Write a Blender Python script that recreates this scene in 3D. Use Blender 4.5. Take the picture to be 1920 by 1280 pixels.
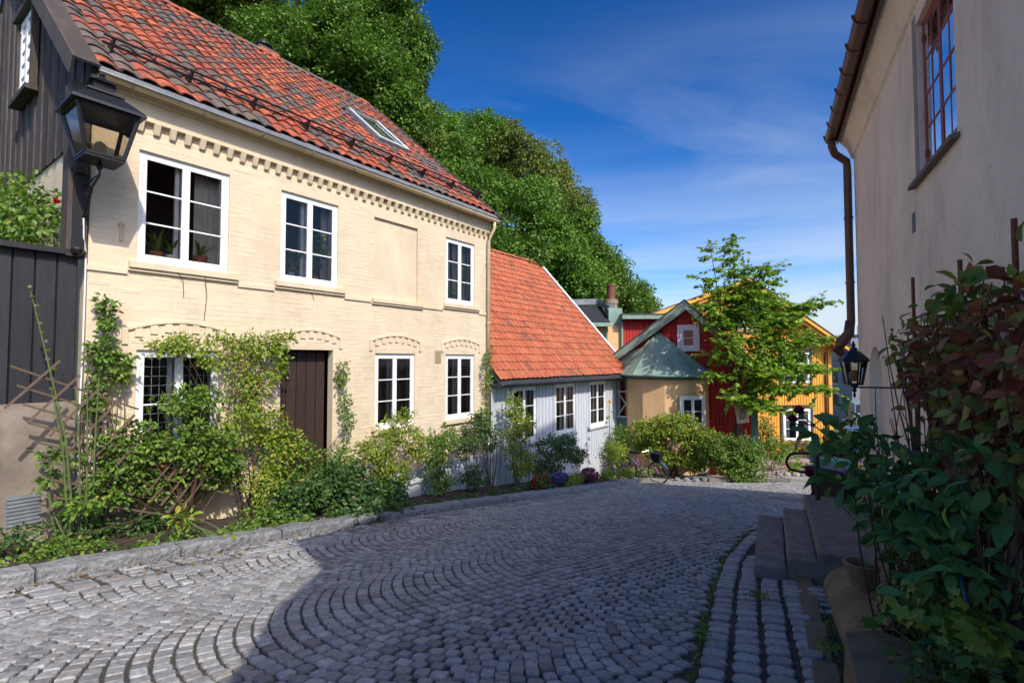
import bpy, math, random
import numpy as np
from mathutils import Vector, Matrix

for o in list(bpy.data.objects): bpy.data.objects.remove(o)
S = bpy.context.scene
COL = S.collection
rnd = random.Random(11)
rng = np.random.default_rng(11)

# ------------------------------------------------------------------ camera, sky, sun, exposure
cam_d = bpy.data.cameras.new('camera'); cam = bpy.data.objects.new('camera', cam_d); COL.objects.link(cam)
cam_d.sensor_width = 36; cam_d.lens = 951/1920*36; cam_d.clip_end = 6000; cam_d.clip_start = 0.05
cam.location = (0, 0, 0); PITCH = math.atan(36/951); cam.rotation_euler = (math.pi/2 + PITCH, 0, 0)
S.camera = cam
SUN_H = (0.55, -0.835); SUN_EL = 44.0
S.view_settings.view_transform = 'Standard'; S.view_settings.look = 'None'
S.view_settings.exposure = 0.82; S.view_settings.gamma = 1; S.view_settings.use_curve_mapping = False
sl = bpy.data.lights.new('sun', 'SUN'); sl.energy = 2.6; sl.angle = math.radians(0.5); sl.color = (1, 0.93, 0.82)
so = bpy.data.objects.new('sun', sl); COL.objects.link(so)
sv = Vector((SUN_H[0]*math.cos(math.radians(SUN_EL)), SUN_H[1]*math.cos(math.radians(SUN_EL)), math.sin(math.radians(SUN_EL))))
so.rotation_euler = sv.to_track_quat('Z', 'Y').to_euler(); so.location = (8, -12, 14)

def pxdir(px, py):
    u = (px-960)/951; v = (640-py)/951; c, s = math.cos(PITCH), math.sin(PITCH)
    return Vector((u, c-v*s, s+v*c)).normalized()
W = bpy.data.worlds.new('World'); S.world = W; W.use_nodes = True
nt = W.node_tree; N = nt.nodes; Lk = nt.links
for n_ in list(N): N.remove(n_)
def wn(t, **k):
    n_ = N.new(t)
    for a, b in k.items(): setattr(n_, a, b)
    return n_
sky = wn('ShaderNodeTexSky', sky_type='NISHITA', sun_disc=False, sun_elevation=math.radians(SUN_EL),
         sun_rotation=math.atan2(SUN_H[0], SUN_H[1]), altitude=50, air_density=1.0, dust_density=1.6, ozone_density=3.0)
gam = wn('ShaderNodeGamma'); gam.inputs[1].default_value = 1.7
hsv = wn('ShaderNodeHueSaturation'); hsv.inputs['Saturation'].default_value = 1.14; hsv.inputs['Value'].default_value = .265
Lk.new(sky.outputs[0], gam.inputs[0]); Lk.new(gam.outputs[0], hsv.inputs['Color'])
tc = wn('ShaderNodeTexCoord'); sep = wn('ShaderNodeSeparateXYZ'); Lk.new(tc.outputs['Generated'], sep.inputs[0])
def wm(op, a, b=None, c=None, clamp=False):
    n_ = wn('ShaderNodeMath', operation=op); n_.use_clamp = clamp
    for i, v in enumerate((a, b, c)):
        if v is None: continue
        if isinstance(v, (int, float)): n_.inputs[i].default_value = v
        else: Lk.new(v, n_.inputs[i])
    return n_.outputs[0]
zz = wm('ADD', wm('ABSOLUTE', sep.outputs[2]), 0.12)
cmb = wn('ShaderNodeCombineXYZ'); Lk.new(wm('DIVIDE', sep.outputs[0], zz), cmb.inputs[0]); Lk.new(wm('DIVIDE', sep.outputs[1], zz), cmb.inputs[1])
mp = wn('ShaderNodeMapping'); mp.inputs['Scale'].default_value = (0.55, 1.5, 1); mp.inputs['Rotation'].default_value = (0, 0, math.radians(-24)); mp.inputs['Location'].default_value = (1.3, .4, 0)
Lk.new(cmb.outputs[0], mp.inputs[0])
nz = wn('ShaderNodeTexNoise'); nz.inputs['Scale'].default_value = 0.9; nz.inputs['Detail'].default_value = 9; nz.inputs['Roughness'].default_value = .58; nz.inputs['Distortion'].default_value = .7
Lk.new(mp.outputs[0], nz.inputs['Vector'])
nz2 = wn('ShaderNodeTexNoise'); nz2.inputs['Scale'].default_value = 0.42; nz2.inputs['Detail'].default_value = 2; Lk.new(cmb.outputs[0], nz2.inputs['Vector'])
wisp = wm('MULTIPLY', wm('MULTIPLY_ADD', sep.outputs[2], -4.5, 2.7, True), wm('MULTIPLY', wm('MULTIPLY_ADD', nz.outputs[0], 2.8, -1.15, True), wm('MULTIPLY_ADD', nz2.outputs[0], 4.0, -1.4, True)))
low = wm('MULTIPLY_ADD', sep.outputs[2], -2.6, 1.12, True)       # clouds thicken towards the horizon
low = wm('POWER', low, 1.4)
nb = wn('ShaderNodeTexNoise'); nb.inputs['Scale'].default_value = 1.0; nb.inputs['Detail'].default_value = 6
mpb = wn('ShaderNodeMapping'); mpb.inputs['Scale'].default_value = (1.2, 1.2, 17); Lk.new(tc.outputs['Generated'], mpb.inputs[0]); Lk.new(mpb.outputs[0], nb.inputs['Vector'])
band = wm('MULTIPLY', wm('MULTIPLY_ADD', nb.outputs[0], 3.8, -1.15, True), low)
# thin aircraft trail
A_, B_ = pxdir(1360, 455), pxdir(1640, 378); Mn = A_.cross(B_).normalized()
dp = wn('ShaderNodeVectorMath', operation='DOT_PRODUCT'); Lk.new(tc.outputs['Generated'], dp.inputs[0]); dp.inputs[1].default_value = Mn
de = wn('ShaderNodeVectorMath', operation='DOT_PRODUCT'); Lk.new(tc.outputs['Generated'], de.inputs[0]); de.inputs[1].default_value = (A_+B_*1.6).normalized()
tr = wm('MULTIPLY', wm('MULTIPLY_ADD', wm('ABSOLUTE', dp.outputs['Value']), -480, 1.0, True), wm('MULTIPLY_ADD', de.outputs['Value'], 60, -59.0, True))
cl = wm('MAXIMUM', wm('MAXIMUM', wm('MULTIPLY', wisp, .6), wm('MULTIPLY', band, .85)), wm('MULTIPLY', tr, .28))
mixc = wn('ShaderNodeMixRGB'); Lk.new(cl, mixc.inputs[0]); Lk.new(hsv.outputs[0], mixc.inputs[1]); mixc.inputs[2].default_value = (3.0, 3.25, 3.75, 1)
bg = wn('ShaderNodeBackground'); bg.inputs[1].default_value = 0.15; Lk.new(mixc.outputs[0], bg.inputs[0])
wo = wn('ShaderNodeOutputWorld'); Lk.new(bg.outputs[0], wo.inputs[0])

# ------------------------------------------------------------------ ground shape (the lane runs downhill)
def gz(x, y):
    if y <= 20: return -(1.31+.154*y)
    if y <= 30: return -4.39-.02*(y-20)
    return -4.59-.09*min(y-30, 180)
UPN = Vector((0, .154, 1)).normalized()

# ------------------------------------------------------------------ materials
def mat(name, col, rough=.75, pal=None, var=.25, ns=5.0, bump=.0, bs=60, metal=0, spec=.4, leaf=False, stain=None, clump=0, bdist=.01, stretch=None, trans=.3):
    m = bpy.data.materials.new(name); m.use_nodes = True; T = m.node_tree; n = T.nodes; l = T.links
    b = n['Principled BSDF']; b.inputs['Roughness'].default_value = rough; b.inputs['Metallic'].default_value = metal
    b.inputs['Specular IOR Level'].default_value = spec
    geo = n.new('ShaderNodeNewGeometry'); pos = geo.outputs['Position']
    if stretch:
        mpn = n.new('ShaderNodeMapping'); mpn.inputs['Scale'].default_value = stretch; l.new(pos, mpn.inputs[0]); posn = mpn.outputs[0]
    else: posn = pos
    no = n.new('ShaderNodeTexNoise'); no.inputs['Scale'].default_value = ns; no.inputs['Detail'].default_value = 6; no.inputs['Roughness'].default_value = .62; l.new(posn, no.inputs['Vector'])
    if pal:
        oi = n.new('ShaderNodeObjectInfo'); ad = n.new('ShaderNodeMath'); l.new(oi.outputs['Random'], ad.inputs[0]); l.new(geo.outputs['Random Per Island'], ad.inputs[1])
        fr = n.new('ShaderNodeMath'); fr.operation = 'FRACT'; l.new(ad.outputs[0], fr.inputs[0]); f = fr.outputs[0]
        if clump:
            nc = n.new('ShaderNodeTexNoise'); nc.inputs['Scale'].default_value = clump; nc.inputs['Detail'].default_value = 2; l.new(pos, nc.inputs['Vector'])
            ma = n.new('ShaderNodeMath'); ma.operation = 'MULTIPLY_ADD'; l.new(nc.outputs[0], ma.inputs[0]); ma.inputs[1].default_value = 1.7; ma.inputs[2].default_value = -.53
            mm = n.new('ShaderNodeMath'); mm.operation = 'MULTIPLY_ADD'; l.new(f, mm.inputs[0]); mm.inputs[1].default_value = .66; l.new(ma.outputs[0], mm.inputs[2]); mm.use_clamp = True
            f = mm.outputs[0]
        rp = n.new('ShaderNodeValToRGB'); l.new(f, rp.inputs[0]); e = rp.color_ramp.elements
        while len(e) < len(pal): e.new(.5)
        for i, c in enumerate(pal): e[i].position = i/(len(pal)-1); e[i].color = (*c, 1)
        base = rp.outputs[0]
    else:
        rg = n.new('ShaderNodeRGB'); rg.outputs[0].default_value = (*col, 1); base = rg.outputs[0]
    mr = n.new('ShaderNodeMapRange'); mr.inputs['From Min'].default_value = .28; mr.inputs['From Max'].default_value = .72
    mr.inputs['To Min'].default_value = 1-var; mr.inputs['To Max'].default_value = 1+var*.6; l.new(no.outputs[0], mr.inputs[0])
    mx = n.new('ShaderNodeVectorMath'); mx.operation = 'SCALE'; l.new(base, mx.inputs[0]); l.new(mr.outputs[0], mx.inputs['Scale'])
    out = mx.outputs[0]
    if stain:
        sc, amt, sca = stain
        n3 = n.new('ShaderNodeTexNoise'); n3.inputs['Scale'].default_value = sca; n3.inputs['Detail'].default_value = 8; n3.inputs['Roughness'].default_value = .7
        mp3 = n.new('ShaderNodeMapping'); mp3.inputs['Scale'].default_value = (1, 1, .45); l.new(pos, mp3.inputs[0]); l.new(mp3.outputs[0], n3.inputs['Vector'])
        r3 = n.new('ShaderNodeMapRange'); r3.inputs['From Min'].default_value = .5; r3.inputs['From Max'].default_value = .72; r3.inputs['To Max'].default_value = amt; l.new(n3.outputs[0], r3.inputs[0])
        ms = n.new('ShaderNodeMixRGB'); l.new(r3.outputs[0], ms.inputs[0]); l.new(out, ms.inputs[1]); ms.inputs[2].default_value = (*sc, 1); out = ms.outputs[0]
    l.new(out, b.inputs['Base Color'])
    if bump:
        nb_ = n.new('ShaderNodeTexNoise'); nb_.inputs['Scale'].default_value = bs; nb_.inputs['Detail'].default_value = 5; l.new(posn, nb_.inputs['Vector'])
        bu = n.new('ShaderNodeBump'); bu.inputs['Strength'].default_value = bump; bu.inputs['Distance'].default_value = bdist; l.new(nb_.outputs[0], bu.inputs['Height']); l.new(bu.outputs[0], b.inputs['Normal'])
    if leaf:
        tr_ = n.new('ShaderNodeBsdfTranslucent'); l.new(out, tr_.inputs[0]); mxs = n.new('ShaderNodeMixShader'); mxs.inputs[0].default_value = trans
        l.new(b.outputs[0], mxs.inputs[1]); l.new(tr_.outputs[0], mxs.inputs[2]); l.new(mxs.outputs[0], n['Material Output'].inputs[0])
    return m
def glass_mat(name, tint=(1, 1, 1), rough=.02, ior=1.5, boost=0.06):
    m = bpy.data.materials.new(name); m.use_nodes = True; T = m.node_tree; n = T.nodes; l = T.links
    n.remove(n['Principled BSDF']); t = n.new('ShaderNodeBsdfTransparent'); t.inputs[0].default_value = (*tint, 1)
    gl = n.new('ShaderNodeBsdfGlossy'); gl.inputs['Roughness'].default_value = rough
    no = n.new('ShaderNodeTexNoise'); no.inputs['Scale'].default_value = 2.3; bu = n.new('ShaderNodeBump'); bu.inputs['Strength'].default_value = .15; bu.inputs['Distance'].default_value = .02
    geo = n.new('ShaderNodeNewGeometry'); l.new(geo.outputs['Position'], no.inputs['Vector']); l.new(no.outputs[0], bu.inputs['Height']); l.new(bu.outputs[0], gl.inputs['Normal'])
    fr = n.new('ShaderNodeFresnel'); fr.inputs[0].default_value = ior; ad = n.new('ShaderNodeMath'); ad.use_clamp = True; l.new(fr.outputs[0], ad.inputs[0]); ad.inputs[1].default_value = boost
    mx = n.new('ShaderNodeMixShader'); l.new(ad.outputs[0], mx.inputs[0]); l.new(t.outputs[0], mx.inputs[1]); l.new(gl.outputs[0], mx.inputs[2]); l.new(mx.outputs[0], n['Material Output'].inputs[0])
    return m
MT = {}
MT['cream'] = mat('cream_limewash', (.69, .57, .395), .85, var=.14, ns=1.6, bump=.35, bs=45, bdist=.006, stain=((.46, .36, .25), .5, 1.3))
MT['cream_brick'] = mat('painted_brick', (.80, .66, .45), .8, pal=[(.69, .57, .395), (.715, .595, .42), (.67, .545, .375), (.70, .58, .405)], var=.05, ns=3, bump=.5, bs=38, bdist=.006, stain=((.50, .39, .27), .48, 1.3))
MT['cream_trim'] = mat('cream_gutter_paint', (.62, .49, .31), .5, var=.15, ns=4, stain=((.30, .24, .15), .5, 3))
MT['white'] = mat('white_window_paint', (.80, .81, .80), .45, var=.06, ns=9, bump=.15, bs=90, stain=((.5, .48, .44), .25, 8))
MT['glass'] = glass_mat('window_glass', boost=.0)
MT['glass_r'] = glass_mat('reflecting_glass', boost=.45, rough=.01)
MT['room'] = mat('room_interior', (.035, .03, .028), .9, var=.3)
MT['curtain'] = mat('curtain_cloth', (.62, .58, .5), .9, var=.1, leaf=True)
MT['redcurtain'] = mat('dark_red_curtain', (.16, .04, .03), .9, var=.2)
MT['terracotta'] = mat('terracotta', (.42, .15, .07), .8, var=.15)
MT['bluepot'] = mat('blue_glaze', (.2, .33, .45), .3, var=.1)
MT['tile'] = mat('clay_roof_tile', (.4, .1, .05), .62, pal=[(0.4763, 0.1188, 0.0527), (0.3969, 0.0891, 0.0421), (0.3307, 0.0773, 0.0421), (0.5027, 0.1426, 0.0632), (0.2249, 0.0773, 0.0527), (0.3837, 0.0891, 0.0473), (0.1191, 0.0832, 0.0685), (0.0993, 0.095, 0.0842), (0.1588, 0.1188, 0.0948)], var=.25, ns=14, bump=.3, bs=50, clump=1.1, stain=((.13, .13, .09), .35, 7), spec=.3)
MT['tile2'] = mat('orange_clay_tile', (.45, .13, .06), .7, pal=[(0.45, 0.1208, 0.0495), (0.375, 0.0945, 0.0429), (0.475, 0.1365, 0.0619), (0.3375, 0.0893, 0.0429), (0.4125, 0.1103, 0.0478), (0.45, 0.1418, 0.0577), (0.2125, 0.0788, 0.0454)], var=.2, ns=9, bump=.25, bs=40, stain=((.45, .35, .28), .18, 5), spec=.3)
MT['zinc'] = mat('weathered_zinc', (.27, .29, .31), .45, var=.25, ns=5, metal=.4, stain=((.12, .12, .12), .5, 4))
MT['iron'] = mat('black_iron', (.012, .012, .013), .45, var=.3, ns=20, bump=.2, bs=50, spec=.5)
MT['dkwood'] = mat('weathered_dark_plank', (.06, .045, .035), .75, pal=[(.055, .04, .032), (.075, .058, .047), (.045, .033, .027), (.095, .075, .062)], var=.45, ns=7, bump=.5, bs=30, stretch=(6, 6, .5), stain=((.20, .18, .16), .3, 3))
MT['door'] = mat('dark_brown_plank', (.045, .025, .02), .6, pal=[(.05, .028, .022), (.04, .022, .018), (.062, .036, .028)], var=.45, ns=8, bump=.4, bs=30, stretch=(5, 5, .5))
MT['fence'] = mat('black_stained_plank', (.022, .022, .025), .55, pal=[(.02, .02, .023), (.028, .028, .032), (.017, .017, .02)], var=.3, ns=6, bump=.25, bs=30, stretch=(5, 5, .5))
MT['concrete'] = mat('old_concrete', (.26, .21, .165), .9, var=.35, ns=2.2, bump=.5, bs=25, stain=((.10, .085, .07), .6, 1.6))
MT['cobble'] = mat('granite_sett', (.2, .2, .21), .6, pal=[(.29, .29, .285), (.35, .35, .345), (.24, .24, .24), (.42, .415, .405), (.31, .31, .305), (.17, .17, .175), (.32, .30, .275), (.26, .265, .27)], var=.45, ns=30, bump=.6, bs=55, bdist=.006, spec=.5, stain=((.12, .115, .11), .45, 1.1))
MT['sett'] = mat('pale_granite_sett', (.3, .29, .27), .65, pal=[(0.3375, 0.3313, 0.3125), (0.4125, 0.4062, 0.3875), (0.2875, 0.275, 0.2562), (0.375, 0.3625, 0.3313)], var=.35, ns=45, bump=.6, bs=60, bdist=.006, spec=.4)
MT['joint'] = mat('sandy_joint', (.075, .067, .056), .95, var=.4, ns=4, bump=.6, bs=120, stain=((.035, .06, .015), .5, 1.3))
MT['kerb'] = mat('granite_kerb', (.27, .27, .27), .8, pal=[(.20, .205, .21), (.26, .26, .26), (.17, .175, .18)], var=.5, ns=14, bump=1.0, bs=22, bdist=.03, stain=((.09, .09, .08), .6, 3))
MT['stone'] = mat('worn_step_stone', (.20, .17, .14), .8, pal=[(.23, .205, .17), (.16, .14, .13), (.20, .175, .14)], var=.35, ns=8, bump=.4, bs=40, stain=((.06, .075, .03), .45, 4))
MT['sand'] = mat('mossy_sandstone', (.22, .17, .10), .85, var=.35, ns=5, bump=.5, bs=35, stain=((.07, .09, .02), .6, 3.5))
MT['slab'] = mat('paving_slab', (.30, .28, .25), .85, pal=[(.33, .31, .28), (.27, .25, .22), (.30, .285, .26)], var=.25, ns=6, bump=.3, bs=40)
MT['soil'] = mat('bed_soil', (.055, .04, .028), .95, var=.5, ns=8, bump=.8, bs=30)
MT['earth'] = mat('distant_ground', (.07, .085, .04), .95, var=.4, ns=.2)
MT['undergrowth'] = mat('hill_undergrowth', (.025, .04, .012), .95, var=.5, ns=.8, bump=.5, bs=3)
MT['render'] = mat('pale_rough_render', (.86, .78, .66), .9, var=.10, ns=1.1, bump=1.0, bs=13, bdist=.035, stain=((.50, .42, .33), .6, 1.6))
MT['reveal'] = mat('grey_reveal_plaster', (.30, .28, .26), .9, var=.3, ns=4, bump=.5, bs=20)
MT['brownmetal'] = mat('brown_painted_gutter', (.11, .045, .03), .38, var=.25, ns=3, spec=.5)
MT['rustrod'] = mat('dark_rust_rod', (.13, .03, .022), .6, var=.3, ns=12)
MT['redpaint'] = mat('red_window_paint', (.32, .045, .03), .45, var=.12, ns=7)
MT['greyboard'] = mat('light_grey_board', (.50, .53, .56), .6, pal=[(0.55, 0.583, 0.616), (0.517, 0.55, 0.5885), (0.583, 0.6105, 0.638)], var=.12, ns=5, bump=.2, bs=40, stretch=(4, 4, .5), stain=((.3, .3, .29), .25, 3))
MT['darktrim'] = mat('dark_slate_trim', (.06, .065, .075), .5, var=.25)
MT['orange'] = mat('orange_render', (.74, .48, .24), .85, var=.08, ns=2, bump=.2, bs=30, stain=((.40, .23, .10), .3, 2))
MT['redboard'] = mat('falu_red_board', (.36, .018, .012), .7, pal=[(0.45, 0.0225, 0.015), (0.3875, 0.0187, 0.0125), (0.5, 0.03, 0.0187)], var=.15, ns=5, bump=.2, bs=40)
MT['yellow'] = mat('ochre_board', (.62, .33, .045), .7, pal=[(0.7409, 0.3659, 0.0499), (0.6932, 0.3326, 0.0444), (0.7887, 0.3992, 0.061)], var=.12, ns=5, bump=.2, bs=40)
MT['copper'] = mat('verdigris_copper', (.21, .31, .25), .5, pal=[(0.238, 0.357, 0.2744), (0.2856, 0.4046, 0.3136), (0.2142, 0.3213, 0.2464)], var=.25, ns=3, stain=((.10, .15, .12), .4, 2))
MT['copperdk'] = mat('dark_green_paint', (.04, .09, .075), .5, var=.2)
MT['teal'] = mat('teal_post_paint', (.08, .19, .17), .5, var=.12)
MT['bitumen'] = mat('dark_roof_felt', (.022, .025, .03), .8, var=.3)
MT['rust'] = mat('rusty_flue', (.19, .06, .04), .6, var=.5, ns=6)
MT['bark'] = mat('bark', (.06, .045, .032), .95, var=.5, ns=12, bump=.8, bs=25)
MT['stem'] = mat('green_stem', (.10, .14, .04), .7, var=.3)
MT['cane'] = mat('brown_cane', (.09, .05, .03), .8, var=.4, ns=15)
MT['lf_tree'] = mat('tree_leaf', (.06, .1, .02), .5, pal=[(0.0616, 0.1459, 0.0134), (0.0968, 0.2041, 0.0179), (0.1408, 0.2626, 0.0224), (0.088, 0.175, 0.0224), (0.1847, 0.3112, 0.0281)], var=.3, ns=.35, leaf=True)
MT['lf_tree2'] = mat('bright_tree_leaf', (.07, .13, .02), .5, pal=[(0.0949, 0.2218, 0.0233), (0.1329, 0.2772, 0.0257), (0.1898, 0.3511, 0.035), (0.0854, 0.1848, 0.0233)], var=.3, ns=.4, leaf=True)
MT['lf_tree3'] = mat('olive_tree_leaf', (.1, .11, .02), .5, pal=[(0.0888, 0.1612, 0.0255), (0.148, 0.2275, 0.0354), (0.2072, 0.2655, 0.0425), (0.2368, 0.2275, 0.0425), (0.1036, 0.1897, 0.0283)], var=.3, ns=.4, leaf=True)
MT['lf_dark'] = mat('dark_shrub_leaf', (.03, .06, .015), .45, pal=[(0.0431, 0.0949, 0.0242), (0.069, 0.138, 0.031), (0.0949, 0.1725, 0.0345), (0.0517, 0.1207, 0.0345)], var=.25, ns=3, leaf=True)
MT['lf_mid'] = mat('rose_leaf', (.06, .11, .02), .45, pal=[(0.081, 0.1782, 0.0244), (0.1296, 0.243, 0.0324), (0.1944, 0.3078, 0.0406), (0.0972, 0.1944, 0.0324), (0.2754, 0.324, 0.0486)], var=.25, ns=3, leaf=True)
MT['lf_yel'] = mat('yellowing_leaf', (.17, .18, .02), .5, pal=[(0.1323, 0.276, 0.0299), (0.238, 0.345, 0.0329), (0.3174, 0.3795, 0.0374), (0.1587, 0.2932, 0.0299), (0.4496, 0.345, 0.0448)], var=.25, ns=3, leaf=True)
MT['lf_lime'] = mat('sunny_tree_leaf', (.14, .2, .02), .45, pal=[(0.1377, 0.2699, 0.0253), (0.2065, 0.3651, 0.0281), (0.2892, 0.4445, 0.0421), (0.1652, 0.3016, 0.0281)], var=.2, ns=2, leaf=True, trans=.45)
MT['lf_big'] = mat('thick_rose_leaf', (.02, .05, .02), .38, pal=[(0.0616, 0.154, 0.0524), (0.084, 0.21, 0.0605), (0.126, 0.28, 0.0706), (0.07, 0.168, 0.0605), (0.168, 0.336, 0.0605)], var=.3, ns=14, leaf=True, spec=.25, trans=.2, bump=.3, bs=60)
MT['lf_vine'] = mat('turning_vine_leaf', (.08, .05, .02), .5, pal=[(0.17, 0.243, 0.0525), (0.306, 0.324, 0.0655), (0.34, 0.081, 0.0393), (0.17, 0.0486, 0.0315), (0.408, 0.162, 0.0787), (0.136, 0.2026, 0.0525), (0.272, 0.054, 0.0393)], var=.3, ns=9, leaf=True, trans=.25)
MT['lf_litter'] = mat('fallen_leaf', (.2, .1, .04), .8, pal=[(.20, .10, .04), (.12, .055, .03), (.32, .24, .04), (.17, .07, .03)], var=.2, leaf=True)
def flat(name, c, rough=.6, **k): MT[name] = mat(name, c, rough, var=.15, ns=10, **k)
flat('pink', (.62, .16, .30), leaf=True); flat('palepink', (.8, .52, .5), leaf=True); flat('purple', (.22, .14, .45), leaf=True); flat('magenta', (.42, .03, .22), leaf=True)
flat('plum', (.17, .015, .07), leaf=True); flat('redfl', (.6, .02, .02), leaf=True); flat('yellowfl', (.8, .5, .03), leaf=True); flat('whitefl', (.75, .72, .68), leaf=True); flat('orangefl', (.75, .22, .08), leaf=True)
flat('rubber', (.015, .015, .015)); flat('chrome', (.6, .6, .62), .25, metal=.9); flat('bikepink', (.55, .10, .32), .35); flat('wicker', (.27, .18, .10)); flat('bin', (.028, .018, .018), .45)
flat('bingreen', (.02, .22, .13), .4); flat('silver', (.45, .47, .5), .25, metal=.6); flat('navy', (.02, .035, .08), .25); flat('lampglow', (.55, .38, .10), .4); flat('greywall', (.20, .21, .235)); flat('darkwin', (.02, .025, .035), .15)
flat('bluetape', (.06, .13, .32), .4); flat('brick', (.34, .13, .07), .85); flat('signwood', (.40, .32, .2)); flat('black', (.01, .01, .01)); flat('cablewhite', (.75, .75, .72)); flat('lightred', (.5, .02, .02), .2)
flat('citypale', (.42, .46, .52)); flat('citydark', (.10, .13, .18)); flat('slat', (.13, .09, .06), bump=.3); flat('greypot', (.3, .3, .31)); flat('boxpaint', (.42, .42, .36))
flat('litterwhite', (.7, .7, .68)); flat('lampglass', (.5, .42, .28), .3)
MT['lanternglass'] = glass_mat('aged_lantern_glass', (.78, .74, .66), .08, boost=.02)

# ------------------------------------------------------------------ mesh helpers
def newmesh(name, V, loops, counts, m=None, smooth=False):
    V = np.asarray(V, dtype=np.float32).reshape(-1, 3); loops = np.asarray(loops, dtype=np.int32); counts = np.asarray(counts, dtype=np.int32)
    me = bpy.data.meshes.new(name)
    me.vertices.add(len(V)); me.vertices.foreach_set('co', V.ravel())
    me.loops.add(len(loops)); me.loops.foreach_set('vertex_index', loops)
    me.polygons.add(len(counts)); st = np.zeros(len(counts), np.int32); st[1:] = np.cumsum(counts)[:-1]
    me.polygons.foreach_set('loop_start', st)
    me.polygons.foreach_set('use_smooth', np.full(len(counts), bool(smooth)))
    me.update(calc_edges=True); me.validate()
    if m is not None: me.materials.append(MT[m] if isinstance(m, str) else m)
    return me
ORG = {}
def org(o): return ORG.get(o.name, Vector((0, 0, 0))) if o else Vector((0, 0, 0))
class MB:
    def __init__(s): s.v = []; s.f = []
    def add(s, vs, fs):
        b = len(s.v); s.v += [tuple(p) for p in vs]; s.f += [tuple(i+b for i in f) for f in fs]; return s
    def box8(s, p): return s.add(p, [(0, 3, 2, 1), (4, 5, 6, 7), (0, 1, 5, 4), (1, 2, 6, 5), (2, 3, 7, 6), (3, 0, 4, 7)])
    def box(s, c, sz, rz=0):
        c = Vector(c); a = Vector((math.cos(rz), math.sin(rz), 0)); b = Vector((-math.sin(rz), math.cos(rz), 0)); u = Vector((0, 0, 1))
        x, y, z = sz[0]/2, sz[1]/2, sz[2]/2
        return s.box8([c+a*i*x+b*j*y+u*k*z for k in (-1, 1) for i, j in ((-1, -1), (1, -1), (1, 1), (-1, 1))])
    def bar(s, p0, p1, w, h, up=(0, 0, 1)):
        p0, p1 = Vector(p0), Vector(p1); d = (p1-p0).normalized(); up = Vector(up); sd = d.cross(up)
        if sd.length < 1e-4: sd = d.cross(Vector((1, 0, 0)))
        sd.normalize(); uu = sd.cross(d)
        return s.box8([p0-sd*w/2-uu*h/2, p0+sd*w/2-uu*h/2, p0+sd*w/2+uu*h/2, p0-sd*w/2+uu*h/2, p1-sd*w/2-uu*h/2, p1+sd*w/2-uu*h/2, p1+sd*w/2+uu*h/2, p1-sd*w/2+uu*h/2])
    def tube(s, pts, r, n=8, cap=True):
        pts = [Vector(p) for p in pts]; k = len(pts); rs = r if isinstance(r, (list, tuple)) else [r]*k
        b = len(s.v); ref = Vector((.31, .17, .93)); prev = None
        for i, p in enumerate(pts):
            d = (pts[min(i+1, k-1)]-pts[max(i-1, 0)]).normalized()
            x = d.cross(ref)
            if x.length < 1e-3: x = d.cross(Vector((1, 0, 0)))
            x.normalize(); y = d.cross(x)
            for j in range(n): a = 2*math.pi*j/n; s.v.append(tuple(p+x*math.cos(a)*rs[i]+y*math.sin(a)*rs[i]))
        for i in range(k-1):
            for j in range(n): s.f.append((b+i*n+j, b+i*n+(j+1) % n, b+(i+1)*n+(j+1) % n, b+(i+1)*n+j))
        if cap and n > 2: s.f.append(tuple(b+j for j in range(n))[::-1]); s.f.append(tuple(b+(k-1)*n+j for j in range(n)))
        return s
    def lathe(s, c, prof, n=16, a0=0):
        c = Vector(c); b = len(s.v); k = len(prof)
        for r, z in prof:
            for j in range(n): a = a0+2*math.pi*j/n; s.v.append((c.x+r*math.cos(a), c.y+r*math.sin(a), c.z+z))
        for i in range(k-1):
            for j in range(n): s.f.append((b+i*n+j, b+i*n+(j+1) % n, b+(i+1)*n+(j+1) % n, b+(i+1)*n+j))
        s.f.append(tuple(b+j for j in range(n))[::-1]); s.f.append(tuple(b+(k-1)*n+j for j in range(n)))
        return s
    def prism(s, poly, ext):
        k = len(poly); e = Vector(ext); P = [Vector(p) for p in poly]
        s.add(P+[p+e for p in P], [tuple(range(k))[::-1], tuple(range(k, 2*k))]+[(i, (i+1) % k, (i+1) % k+k, i+k) for i in range(k)])
        return s
def build(name, mb, m, parent=None, smooth=False, label=None, kind=None):
    if isinstance(mb, MB):
        V = np.array(mb.v, dtype=np.float64).reshape(-1, 3); loops = [i for f in mb.f for i in f]; counts = [len(f) for f in mb.f]
    else: V, loops, counts = mb
    o_ = org(parent)
    V = V-np.array(o_)
    me = newmesh(name, V, loops, counts, m, smooth); o = bpy.data.objects.new(name, me); COL.objects.link(o)
    if parent: o.parent = parent; ORG[o.name] = o_
    if label: o['label'] = label
    if kind: o['kind'] = kind
    return o
def thing(name, label, cat, loc, group=None):
    o = bpy.data.objects.new(name, None); COL.objects.link(o); o.location = loc; ORG[o.name] = Vector(loc); o.empty_display_size = .2
    o['label'] = label; o['category'] = cat
    if group: o['group'] = group
    return o
def tag(o, label, cat, group=None):
    o['label'] = label; o['category'] = cat
    if group: o['group'] = group
    return o
def solo(name, mb, m, label, cat, loc, group=None, smooth=False):      # a thing that is one mesh, origin at loc
    V = np.array(mb.v)-np.array(loc); me = newmesh(name, V, [i for f in mb.f for i in f], [len(f) for f in mb.f], m, smooth)
    o = bpy.data.objects.new(name, me); COL.objects.link(o); o.location = loc; ORG[o.name] = Vector(loc); return tag(o, label, cat, group)
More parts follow.
